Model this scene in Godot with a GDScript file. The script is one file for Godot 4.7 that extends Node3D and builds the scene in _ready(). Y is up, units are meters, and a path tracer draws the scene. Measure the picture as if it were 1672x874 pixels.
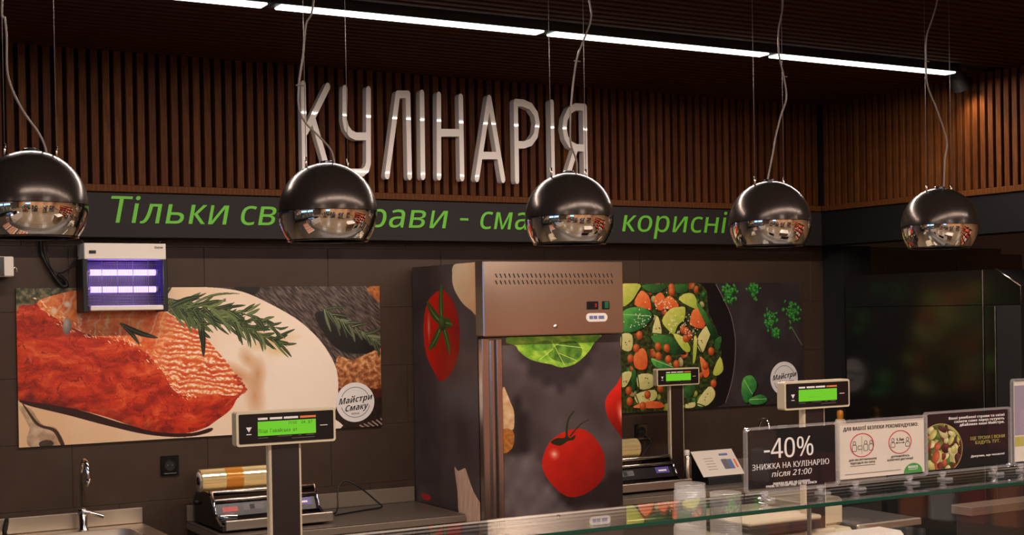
extends Node3D
# A delicatessen counter in a food shop: slatted sign wall with lettering, ball pendants, printed posters, a steel fridge, scales, sneeze glass.
# World: x runs right along the back wall, y up, z from the wall (0) toward the customers.

var M := {}
var taken := {}
var rng := RandomNumberGenerator.new()

# ---------------------------------------------------------------- traced print outlines, in thousandths of each print's width and height
const SALMON := {"salmon":[-1,158,38,105,72,64,118,30,172,15,266,32,346,110,381,168,422,226,476,315,521,441,546,513,568,598,598,696,573,748,552,828,509,901,480,942,424,971,342,947,282,899,222,839,145,778,67,734,12,704,-14,651], "crust":[50,98,118,30,172,15,266,32,346,110,381,168,422,226,476,315,521,441,546,513,568,598,598,696,574,735,507,724,440,728,398,683,367,555,327,435,264,343,185,306,124,233], "plate":[379,2,487,0,572,22,633,73,738,211,801,341,842,473,865,612,865,785,851,912,832,1017,258,1055,-17,1030,-14,647,184,511], "under":[12,704,145,778,282,899,424,971,497,944,488,976,421,995,323,964,212,885,120,810,22,736], "bread":[864,500,910,521,958,481,1016,459,1013,757,956,716,890,701,866,741], "bread2":[962,11,1019,-6,1018,143,971,55], "fork":[2,741,30,760,47,828,62,868,92,892,112,1004,85,1008,28,999,19,944,26,883,14,812], "forkdark":[6,707,22,759,44,839,59,868,92,900,112,1000,103,1003,85,914,53,879,35,838], "blur":[-2,8,158,11,141,38,65,75,-1,150]}
const SPRIG := {"s1":[392,91,477,167,579,254,718,413], "s2":[428,68,516,37], "s3":[829,159,884,247,959,351,1006,428], "s4":[627,382,715,463], "w1":[258,231,357,332], "w2":[264,247,308,373]}
const BADGE := {"c":[918,821], "r":[978,828], "b":[917,960]}
const SIDE_A := {"tomato":[473,97,592,119,683,162,737,226,731,326,644,397,521,441,423,449,303,402,206,342,174,257,205,177,297,123], "arms":[476,226,474,73,476,226,233,140,476,226,631,232,476,226,588,345,476,226,257,330], "garlic":[694,0,644,43,665,91,778,145,912,177,1045,192,1058,-6]}
const SIDE_B := {"stalk":[629,779,676,789,735,782,793,774,826,798,912,857,1020,903,1039,956,882,975,813,980,688,953,670,871], "petal":[87,914,165,906,241,914,227,927,150,932]}
const DOOR_A := {"basil":[155,21,218,39,243,65,301,98,375,118,461,131,526,147,603,141,670,118,737,76,772,40,804,19,784,-4,240,-13], "dark1":[529,35,628,26,682,60,670,103,581,130,472,106,451,77], "dark2":[334,38,442,19,474,56,366,67]}
const DOOR_B := {"tomato":[650,439,728,461,794,512,832,565,839,616,829,675,766,722,687,750,598,759,522,736,447,682,400,629,388,585,413,529,463,481,551,449], "calyx":[452,495,496,476,550,478,562,457,589,480,628,467,616,489,572,494,517,513], "stem":[625,353,585,386,568,429,567,479], "stem2":[729,399,662,422,589,473], "tomato2":[1007,188,937,238,879,280,850,316,854,367,887,420,943,471,999,506], "root":[129,234,160,263,180,299,202,342,200,413,177,426,124,438], "root2":[124,424,177,422,199,441,198,483,174,517,122,522], "shade":[500,735,666,702,835,675,995,677,991,825,608,800], "shade2":[191,250,254,295,293,395,291,502,247,549,121,550,122,522,185,511,203,427], "lit":[121,564,375,563,394,657,499,764,607,829,115,810]}
const SALAD := {"y1":[237,7,310,7,300,64,274,138,235,174], "o1":[286,163,313,57,344,102,353,190,343,208], "l1":[235,236,260,193,299,182,337,202,356,253,336,315,291,369,234,366], "g1":[319,14,410,9,403,53,370,77,338,58], "g2":[443,15,502,10,499,67,462,79], "o2":[363,127,390,71,409,116,408,192,382,210], "o3":[402,147,429,97,465,174,448,193,415,204], "y2":[465,130,495,82,529,93,545,189,528,202], "y3":[395,292,428,205,468,187,491,194,487,283,460,333,443,402,420,369], "o4":[510,297,524,214,561,203,574,312,560,363,513,335], "c1":[536,464,574,345,597,384,579,480,558,556], "c2":[355,391,375,254,391,342,390,399], "g3":[348,416,413,407,465,473,485,551,412,546], "y4":[440,402,479,423,508,501,505,546,478,525], "c3":[234,391,275,399,271,517,233,502], "o5":[280,561,315,501,334,565,328,665,287,655], "l2":[347,585,386,601,441,662,431,676,372,662], "c4":[294,712,352,711,355,806,300,819], "c5":[284,861,361,831,364,907,299,938], "c6":[231,694,272,685,252,783,230,793], "o6":[548,587,575,634,588,725,564,749], "y5":[634,593,647,698,619,744,603,714], "c7":[532,957,583,828,610,869,603,933,568,983], "c8":[483,961,525,944,521,986,482,986], "y6":[526,426,539,452,531,605,519,630], "g4":[545,157,588,274,627,457,613,482,574,325,541,183], "g5":[614,456,641,432,634,522,616,534], "g6":[272,673,288,687,284,811,271,835], "o7":[344,917,389,935,389,975,280,963,293,937], "l3":[732,777,771,757,792,835,773,912,747,978,724,907], "l4":[755,950,805,915,837,952,819,990,769,991], "g7":[483,818,529,810,515,885,482,907]}
const PEAS := {"p":[303,401,290,500,377,493,378,568,418,597,267,579,596,545,451,637,258,827,261,908,435,34,436,66,604,804,480,366,506,412,492,436,312,951,384,821,493,379,571,659,332,866,412,508]}
const BOWL := {"rim":[621,11,651,121,681,252,696,383,701,500,695,669,679,824,654,965], "badge":[913,793,975,799,912,933], "par1":[679,83,717,84], "par2":[784,59,812,59], "par3":[955,235,992,237], "par4":[853,311,885,313], "par5":[877,412,895,413], "stem":[950,369,997,522]}
const STROKES := {"K":[122,697,122,326], "K_":[231,695,130,503], "K__":[162,561,230,327], "U":[308,691,305,561,312,527,331,503,355,493,410,496], "U_":[416,693,410,381,402,356,382,341,323,339], "L":[496,333,553,683,601,686,602,333], "I":[668,694,666,335], "H":[750,691,744,336], "H_":[858,689,858,336], "H__":[747,528,858,533], "A":[932,335,1001,693,1065,335], "A_":[957,437,1042,440], "R":[1137,333,1137,683], "Rb":[1137,683,1176,683,1216,670,1242,637,1250,596,1240,541,1213,507,1176,494,1137,494], "i":[1327,692,1327,333], "Y":[1506,330,1506,683], "Yb":[1506,683,1456,683,1421,662,1400,623,1393,580,1402,537,1423,508,1455,494,1506,494], "Y_":[1457,494,1395,330]}

# ---------------------------------------------------------------- helpers: nodes
func numbered(called: String) -> String:
	if not taken.has(called):
		taken[called] = 0
		return called
	taken[called] += 1
	return "%s_%03d" % [called, taken[called]]

func thing(called: String, label: String, category: String, at := Vector3.ZERO, group := "", turn := 0.0) -> Node3D:
	var o := Node3D.new()
	o.name = numbered(called)
	add_child(o)
	o.position = at
	o.rotation.y = turn
	tag(o, label, category, group)
	return o

func tag(o: Node, label: String, category: String, group := "", kind := "") -> void:
	o.set_meta("label", label)
	o.set_meta("category", category)
	if group: o.set_meta("group", group)
	if kind: o.set_meta("kind", kind)

func put(called: String, mesh: Mesh, m: Material, parent: Node = null, at := Vector3.ZERO) -> MeshInstance3D:
	var o := MeshInstance3D.new()
	o.mesh = mesh
	o.material_override = m
	o.position = at
	if parent == null:
		o.name = numbered(called)
		add_child(o)
	else:
		o.name = called
		parent.add_child(o, true)
	return o

func struct(called: String, mesh: Mesh, m: Material, label: String, at := Vector3.ZERO) -> MeshInstance3D:
	var o := put(called, mesh, m, null, at)
	o.set_meta("kind", "structure")
	o.set_meta("label", label)
	return o

# ---------------------------------------------------------------- helpers: shapes
func new_st(smooth := false) -> SurfaceTool:
	var st := SurfaceTool.new()
	st.begin(Mesh.PRIMITIVE_TRIANGLES)
	st.set_smooth_group(0 if smooth else -1)
	return st

func done(st: SurfaceTool) -> ArrayMesh:
	st.generate_normals()
	return st.commit()

func tri(st: SurfaceTool, a: Vector3, b: Vector3, c: Vector3) -> void:   # a, b, c counter-clockwise from outside
	st.add_vertex(a); st.add_vertex(c); st.add_vertex(b)

func quad(st: SurfaceTool, a: Vector3, b: Vector3, c: Vector3, d: Vector3) -> void:
	tri(st, a, b, c); tri(st, a, c, d)

func add_box(st: SurfaceTool, c: Vector3, s: Vector3, bev := 0.0, xf := Transform3D.IDENTITY) -> void:
	var h := s * 0.5
	var b: float = minf(bev, minf(h.x, minf(h.y, h.z)) * 0.9)
	# p(axis): corner whose face along that axis is full, others inset
	var v := func(sx: float, sy: float, sz: float, axis: int) -> Vector3:
		var q := Vector3(sx * (h.x - (0.0 if axis == 0 else b)), sy * (h.y - (0.0 if axis == 1 else b)), sz * (h.z - (0.0 if axis == 2 else b)))
		return xf * (c + q)
	for s1 in [-1.0, 1.0]:
		var f: float = s1
		var a := [v.call(f, -1, -1, 0), v.call(f, 1, -1, 0), v.call(f, 1, 1, 0), v.call(f, -1, 1, 0)]
		if f < 0: a.reverse()
		quad(st, a[0], a[1], a[2], a[3])
		a = [v.call(-1, f, -1, 1), v.call(-1, f, 1, 1), v.call(1, f, 1, 1), v.call(1, f, -1, 1)]
		if f < 0: a.reverse()
		quad(st, a[0], a[1], a[2], a[3])
		a = [v.call(-1, -1, f, 2), v.call(1, -1, f, 2), v.call(1, 1, f, 2), v.call(-1, 1, f, 2)]
		if f < 0: a.reverse()
		quad(st, a[0], a[1], a[2], a[3])
	if b <= 0.0:
		return
	for s1 in [-1.0, 1.0]:
		for s2 in [-1.0, 1.0]:
			var flip: bool = s1 * s2 < 0
			var e := [v.call(s1, s2, -1, 0), v.call(s1, s2, -1, 1), v.call(s1, s2, 1, 1), v.call(s1, s2, 1, 0)]
			if flip: e.reverse()
			quad(st, e[0], e[1], e[2], e[3])
			e = [v.call(-1, s1, s2, 1), v.call(-1, s1, s2, 2), v.call(1, s1, s2, 2), v.call(1, s1, s2, 1)]
			if flip: e.reverse()
			quad(st, e[0], e[1], e[2], e[3])
			e = [v.call(s2, -1, s1, 2), v.call(s2, -1, s1, 0), v.call(s2, 1, s1, 0), v.call(s2, 1, s1, 2)]
			if flip: e.reverse()
			quad(st, e[0], e[1], e[2], e[3])
			for s3 in [-1.0, 1.0]:
				var t := [v.call(s1, s2, s3, 0), v.call(s1, s2, s3, 1), v.call(s1, s2, s3, 2)]
				if s1 * s2 * s3 < 0: t.reverse()
				tri(st, t[0], t[1], t[2])

func box(s: Vector3, bev := 0.0, c := Vector3.ZERO) -> ArrayMesh:
	var st := new_st()
	add_box(st, c, s, bev)
	return done(st)

func span(a: Vector3, b: Vector3, bev := 0.0) -> ArrayMesh:      # a box between two opposite corners
	return box((b - a).abs(), bev, (a + b) * 0.5)

func add_tube(st: SurfaceTool, pts: Array, r: float, sides := 8, r_end := -1.0) -> void:
	var rings := []
	var up := Vector3.UP
	var first: Vector3 = (pts[1] - pts[0]).normalized()
	if absf(first.dot(up)) > 0.9: up = Vector3.RIGHT
	var side := first.cross(up).normalized()
	for i in pts.size():
		var d: Vector3 = (pts[mini(i + 1, pts.size() - 1)] - pts[maxi(i - 1, 0)]).normalized()
		side = (side - d * side.dot(d)).normalized()
		var o := d.cross(side)
		var rr: float = r if r_end < 0 else lerpf(r, r_end, float(i) / (pts.size() - 1))
		var ring := []
		for k in sides:
			var a := TAU * k / sides
			ring.append(pts[i] + (side * cos(a) + o * sin(a)) * rr)
		rings.append(ring)
	for i in pts.size() - 1:
		for k in sides:
			var n := (k + 1) % sides
			quad(st, rings[i][k], rings[i][n], rings[i + 1][n], rings[i + 1][k])
	for k in range(1, sides - 1):
		tri(st, rings[0][0], rings[0][k + 1], rings[0][k])
		tri(st, rings[-1][0], rings[-1][k], rings[-1][k + 1])

func tube(pts: Array, r: float, sides := 8) -> ArrayMesh:
	var st := new_st(true)
	add_tube(st, pts, r, sides)
	return done(st)

func curve(pts: Array, n := 6) -> Array:                        # Catmull-Rom through the points
	var out := []
	for i in pts.size() - 1:
		var a: Vector3 = pts[maxi(i - 1, 0)]
		var b: Vector3 = pts[i]
		var c: Vector3 = pts[i + 1]
		var d: Vector3 = pts[mini(i + 2, pts.size() - 1)]
		for k in n:
			out.append(b.cubic_interpolate(c, a, d, float(k) / n))
	out.append(pts[-1])
	return out

func add_lathe(st: SurfaceTool, prof: Array, segs := 32, xf := Transform3D.IDENTITY) -> void:   # profile of Vector2(radius, height), bottom to top outside
	for i in prof.size() - 1:
		for k in segs:
			var a := TAU * k / segs
			var b := TAU * (k + 1) / segs
			var p: Vector2 = prof[i]
			var q: Vector2 = prof[i + 1]
			var v := [Vector3(p.x * sin(a), p.y, p.x * cos(a)), Vector3(p.x * sin(b), p.y, p.x * cos(b)), Vector3(q.x * sin(b), q.y, q.x * cos(b)), Vector3(q.x * sin(a), q.y, q.x * cos(a))]
			if p.x > 1e-6: tri(st, xf * v[0], xf * v[1], xf * v[2])
			if q.x > 1e-6: tri(st, xf * v[0], xf * v[2], xf * v[3])

func lathe(prof: Array, segs := 32, smooth := true, xf := Transform3D.IDENTITY) -> ArrayMesh:
	var st := new_st(smooth)
	add_lathe(st, prof, segs, xf)
	return done(st)

func add_prism(st: SurfaceTool, poly: PackedVector2Array, z0: float, z1: float, xf := Transform3D.IDENTITY) -> void:
	var p := poly
	if Geometry2D.is_polygon_clockwise(p): p.reverse()
	var idx := Geometry2D.triangulate_polygon(p)
	for i in range(0, idx.size(), 3):
		var a := p[idx[i]]; var b := p[idx[i + 1]]; var c := p[idx[i + 2]]
		if (b - a).cross(c - a) < 0:
			var t := b; b = c; c = t
		tri(st, xf * Vector3(a.x, a.y, z1), xf * Vector3(b.x, b.y, z1), xf * Vector3(c.x, c.y, z1))
		tri(st, xf * Vector3(a.x, a.y, z0), xf * Vector3(c.x, c.y, z0), xf * Vector3(b.x, b.y, z0))
	for i in p.size():
		var a := p[i]; var b := p[(i + 1) % p.size()]
		quad(st, xf * Vector3(a.x, a.y, z0), xf * Vector3(b.x, b.y, z0), xf * Vector3(b.x, b.y, z1), xf * Vector3(a.x, a.y, z1))

func prism(poly: PackedVector2Array, z0: float, z1: float, xf := Transform3D.IDENTITY) -> ArrayMesh:
	var st := new_st()
	add_prism(st, poly, z0, z1, xf)
	return done(st)

func round_rect(w: float, h: float, r: float, c := Vector2.ZERO, n := 5) -> PackedVector2Array:
	var p := PackedVector2Array()
	for q in 4:
		var o := Vector2((w / 2 - r) * (1 if q in [0, 3] else -1), (h / 2 - r) * (1 if q < 2 else -1))
		for k in n + 1:
			var a := PI / 2 * (q + float(k) / n)
			p.append(c + o + Vector2(cos(a), sin(a)) * r)
	return p

func disc(r: float, n := 40, c := Vector2.ZERO) -> PackedVector2Array:
	var p := PackedVector2Array()
	for k in n: p.append(c + Vector2(cos(TAU * k / n), sin(TAU * k / n)) * r)
	return p

func add_frame(st: SurfaceTool, outer: PackedVector2Array, inner: PackedVector2Array, z0: float, z1: float) -> void:   # a ring between two outlines of equal point count
	var n := outer.size()
	for i in n:
		var a := outer[i]; var b := outer[(i + 1) % n]; var c := inner[(i + 1) % n]; var d := inner[i]
		quad(st, Vector3(a.x, a.y, z1), Vector3(b.x, b.y, z1), Vector3(c.x, c.y, z1), Vector3(d.x, d.y, z1))
		quad(st, Vector3(d.x, d.y, z0), Vector3(c.x, c.y, z0), Vector3(b.x, b.y, z0), Vector3(a.x, a.y, z0))
		quad(st, Vector3(a.x, a.y, z0), Vector3(b.x, b.y, z0), Vector3(b.x, b.y, z1), Vector3(a.x, a.y, z1))
		quad(st, Vector3(c.x, c.y, z0), Vector3(d.x, d.y, z0), Vector3(d.x, d.y, z1), Vector3(c.x, c.y, z1))

func frame(outer: PackedVector2Array, inner: PackedVector2Array, z0: float, z1: float) -> ArrayMesh:
	var st := new_st()
	add_frame(st, outer, inner, z0, z1)
	return done(st)

func sheet(w: float, h: float, xf := Transform3D.IDENTITY, u0 := 0.0, u1 := 1.0) -> ArrayMesh:      # a printed face with UVs, facing +z, lower left corner at the origin
	var st := new_st()
	var v := [Vector3(0, 0, 0), Vector3(w, 0, 0), Vector3(w, h, 0), Vector3(0, h, 0)]
	var uv := [Vector2(u0, 1), Vector2(u1, 1), Vector2(u1, 0), Vector2(u0, 0)]
	for i in [0, 2, 1, 0, 3, 2]:
		st.set_uv(uv[i])
		st.add_vertex(xf * v[i])
	return done(st)

# ---------------------------------------------------------------- helpers: lettering (flat extruded text)
var faces := {}
func face(kind: String) -> Font:
	if not faces.has(kind):
		var f := SystemFont.new()
		f.font_names = PackedStringArray(["Droid Serif" if kind.begins_with("serif") else "Droid Sans Mono" if kind == "mono" else "Droid Sans"])
		if kind.ends_with("bold"): f.font_weight = 700
		faces[kind] = f
	return faces[kind]

func words(called: String, text: String, cap: float, x0: float, x1: float, base: float, m: Material, parent: Node, z := 0.0, kind := "sans", slant := 0.0, tilt := 0.0, depth := 0.0006) -> MeshInstance3D:
	# text whose capitals are `cap` tall, fitted between x0 and x1 (x1 <= x0: natural width, centred on x0), standing on `base`
	var t := TextMesh.new()
	t.font = face(kind)
	t.font_size = 64
	t.depth = depth
	t.curve_step = 2.0 if cap < 0.03 else 1.0
	t.pixel_size = cap / (64 * 0.714)
	t.horizontal_alignment = HORIZONTAL_ALIGNMENT_LEFT
	t.text = "H"
	var floor_y: float = t.get_aabb().position.y
	t.text = text
	var b := t.get_aabb()
	var am := ArrayMesh.new()
	for i in t.get_surface_count():
		am.add_surface_from_arrays(Mesh.PRIMITIVE_TRIANGLES, t.surface_get_arrays(i))
	var k := 1.0
	var left := x0
	if x1 > x0: k = (x1 - x0) / b.size.x
	else: left = x0 - b.size.x / 2
	var o := put(called, am, m, parent)
	var local := Transform3D(Basis(Vector3(k, 0, 0), Vector3(slant, 1, 0), Vector3(0, 0, 1)), Vector3(-b.position.x * k - slant * floor_y, -floor_y, 0))
	o.transform = Transform3D(Basis(Vector3(0, 0, 1), tilt), Vector3(left, base, z)) * local
	return o

# ---------------------------------------------------------------- helpers: materials
func mat(called: String, c: Color, rough := 0.6, metal := 0.0, extra := {}) -> StandardMaterial3D:
	var m := StandardMaterial3D.new()
	m.resource_name = called
	m.albedo_color = c
	m.roughness = rough
	m.metallic = metal
	for k in extra: m.set(k, extra[k])
	M[called] = m
	return m

func noise_tex(freq: float, lo: Color, hi: Color, size := 256, seeded := 1, oct := 4) -> NoiseTexture2D:
	var n := FastNoiseLite.new()
	n.noise_type = FastNoiseLite.TYPE_SIMPLEX_SMOOTH
	n.seed = seeded
	n.frequency = freq
	n.fractal_octaves = oct
	var t := NoiseTexture2D.new()
	t.width = size
	t.height = size
	t.seamless = true
	t.noise = n
	var g := Gradient.new()
	g.set_color(0, lo)
	g.set_color(1, hi)
	t.color_ramp = g
	return t

func glow(called: String, c: Color, energy: float) -> StandardMaterial3D:
	return mat(called, Color(0.02, 0.02, 0.02), 0.4, 0.0, {"emission_enabled": true, "emission": c, "emission_energy_multiplier": energy})

func area_light(called: String, at: Vector3, size: Vector2, energy: float, c: Color, parent: Node, aim := Vector3.DOWN) -> AreaLight3D:
	var l := AreaLight3D.new()
	l.name = called
	l.area_size = size
	l.light_energy = energy
	l.light_color = c
	l.shadow_enabled = true
	l.set("area_range", 30.0)
	parent.add_child(l, true)
	l.position = at
	l.basis = Basis.looking_at(aim, Vector3.FORWARD if absf(aim.y) > 0.9 else Vector3.UP)
	return l

# ---------------------------------------------------------------- painted prints
class Canvas:
	var im: Image
	var w: int
	var h: int
	var n := FastNoiseLite.new()
	var r := RandomNumberGenerator.new()
	func _init(ww: int, hh: int, c: Color, s: int) -> void:
		w = ww
		h = hh
		im = Image.create(w, h, false, Image.FORMAT_RGB8)
		im.fill(c)
		n.seed = s
		n.frequency = 0.01
		n.fractal_octaves = 4
		r.seed = s
	func pts(a: Array) -> PackedVector2Array:
		var p := PackedVector2Array()
		for i in range(0, a.size(), 2): p.append(Vector2(a[i] * 0.001 * w, a[i + 1] * 0.001 * h))
		return p
	func smooth(p: PackedVector2Array, closed := true, k := 5) -> PackedVector2Array:
		var o := PackedVector2Array()
		var m := p.size()
		for i in (m if closed else m - 1):
			var a := p[(i - 1 + m) % m] if closed else p[maxi(i - 1, 0)]
			var b := p[i]
			var c := p[(i + 1) % m]
			var d := p[(i + 2) % m] if closed else p[mini(i + 2, m - 1)]
			for q in k: o.append(b.cubic_interpolate(c, a, d, float(q) / k))
		if not closed: o.append(p[-1])
		return o
	# fill a polygon; colours a..b are mixed by stretched noise and by an optional ramp from p0 to p1
	func fill(p: PackedVector2Array, a: Color, b = null, sx := 1.0, sy := 1.0, ang := 0.0, gain := 1.6, alpha := 1.0, p0 = null, p1 = null) -> void:
		var lo := h
		var hi := 0
		for q in p:
			lo = mini(lo, int(floor(q.y)))
			hi = maxi(hi, int(ceil(q.y)))
		lo = maxi(lo, 0)
		hi = mini(hi, h)
		var cs := cos(ang)
		var sn := sin(ang)
		var ramp := Vector2.ZERO
		if p0 != null: ramp = (p1 - p0) / (p1 - p0).length_squared()
		for y in range(lo, hi):
			var xs := []
			var yy := y + 0.5
			for i in p.size():
				var u := p[i]
				var v := p[(i + 1) % p.size()]
				if (u.y <= yy) != (v.y <= yy): xs.append(u.x + (yy - u.y) / (v.y - u.y) * (v.x - u.x))
			xs.sort()
			for i in range(0, xs.size() - 1, 2):
				var x0 := maxi(0, roundi(xs[i]))
				var x1 := mini(w, roundi(xs[i + 1]))
				if x1 <= x0: continue
				if b == null and alpha >= 1.0:
					im.fill_rect(Rect2i(x0, y, x1 - x0, 1), a)
					continue
				for x in range(x0, x1):
					var c := a
					if b != null:
						var t := 0.5 + 0.5 * gain * n.get_noise_2d((x * cs + y * sn) * sx, (y * cs - x * sn) * sy)
						if p0 != null: t = t * 0.5 + 0.75 * (Vector2(x, y) - p0).dot(ramp) - 0.1
						c = a.lerp(b, clampf(t, 0.0, 1.0))
					if alpha < 1.0: c = im.get_pixel(x, y).lerp(c, alpha)
					im.set_pixel(x, y, c)
	func shade(p: PackedVector2Array, fn: Callable) -> void:
		var lo := h
		var hi := 0
		for q in p:
			lo = mini(lo, int(floor(q.y)))
			hi = maxi(hi, int(ceil(q.y)))
		for y in range(maxi(lo, 0), mini(hi, h)):
			var xs := []
			var yy := y + 0.5
			for i in p.size():
				var u := p[i]
				var v := p[(i + 1) % p.size()]
				if (u.y <= yy) != (v.y <= yy): xs.append(u.x + (yy - u.y) / (v.y - u.y) * (v.x - u.x))
			xs.sort()
			for i in range(0, xs.size() - 1, 2):
				for x in range(maxi(0, roundi(xs[i])), mini(w, roundi(xs[i + 1]))): im.set_pixel(x, y, fn.call(float(x), float(y)))
	func ball(c: Vector2, rx: float, ry: float, a: Color, lit: Color, ang := 0.0, off := Vector2(-0.3, -0.4), power := 1.0, edge := 0.0) -> void:
		var m := maxf(rx, ry) + 2
		for y in range(maxi(0, int(c.y - m)), mini(h, int(c.y + m))):
			for x in range(maxi(0, int(c.x - m)), mini(w, int(c.x + m))):
				var d := (Vector2(x, y) - c).rotated(-ang) / Vector2(rx, ry)
				var l := d.length()
				if l > 1.0: continue
				var t := pow(clampf(1.0 - (d - off).length() / 1.3, 0.0, 1.0), power)
				var col := a.lerp(lit, t)
				if edge > 0.0: col = im.get_pixel(x, y).lerp(col, clampf((1.0 - l) / edge, 0.0, 1.0))
				im.set_pixel(x, y, col)
	func line(p: PackedVector2Array, width: float, c: Color, end := -1.0) -> void:
		for i in p.size() - 1:
			var d := (p[i + 1] - p[i])
			var s := d.orthogonal().normalized() * 0.5
			var a := width if end < 0 else lerpf(width, end, float(i) / (p.size() - 1))
			var b := width if end < 0 else lerpf(width, end, float(i + 1) / (p.size() - 1))
			fill(PackedVector2Array([p[i] + s * a, p[i + 1] + s * b, p[i + 1] - s * b, p[i] - s * a]), c)
	func leaf(p: Vector2, q: Vector2, width: float, c: Color, mid: Color, bend := 0.0) -> void:
		var d := q - p
		var s := d.orthogonal().normalized()
		var a := PackedVector2Array()
		var b := PackedVector2Array()
		var spine := PackedVector2Array()
		for k in 9:
			var t := k / 8.0
			var o := p + d * t + s * bend * sin(t * PI) * d.length()
			var ww := width * 0.5 * pow(sin(PI * clampf(t * 0.92 + 0.06, 0, 1)), 0.6)
			a.append(o + s * ww)
			b.append(o - s * ww)
			spine.append(o)
		b.reverse()
		a.append_array(b)
		fill(a, c)
		line(spine, maxf(1.0, width * 0.22), mid, 1.0)
	func sprig(p: PackedVector2Array, count: int, length: float, width: float, dark: Color, light: Color) -> void:
		var q := smooth(p, false, 8)
		line(q, width * 0.6, dark.lerp(Color(0.35, 0.25, 0.12), 0.5), 1.5)
		for i in count:
			var t := float(i) / count
			var j := int(t * (q.size() - 2))
			var d := (q[j + 1] - q[j]).normalized()
			var side := 1.0 if i % 2 == 0 else -1.0
			var dir := d.rotated(side * r.randf_range(0.12, 0.85))
			var l := length * r.randf_range(0.6, 1.1) * (1.0 - 0.25 * t)
			leaf(q[j], q[j] + dir * l, width * r.randf_range(0.7, 1.15), dark.lerp(light, pow(r.randf(), 2.0) * 0.7), dark.lerp(light, 0.5 + 0.5 * r.randf()), side * r.randf_range(-0.05, 0.12))
	func blur(k: int) -> void:
		im.resize(w / k, h / k, Image.INTERPOLATE_BILINEAR)
		im.resize(w, h, Image.INTERPOLATE_CUBIC)
	func grain(amount: float, sx := 6.0, sy := 6.0) -> void:
		for y in h:
			for x in w:
				var c := im.get_pixel(x, y)
				var k := 1.0 + amount * n.get_noise_2d(x * sx, y * sy)
				im.set_pixel(x, y, Color(c.r * k, c.g * k, c.b * k))
	func texture() -> ImageTexture:
		return ImageTexture.create_from_image(im)

func print_mat(called: String, c: Canvas, rough := 0.32) -> StandardMaterial3D:
	return mat(called, Color.WHITE, rough, 0.0, {"albedo_texture": c.texture(), "texture_repeat": false})

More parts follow.
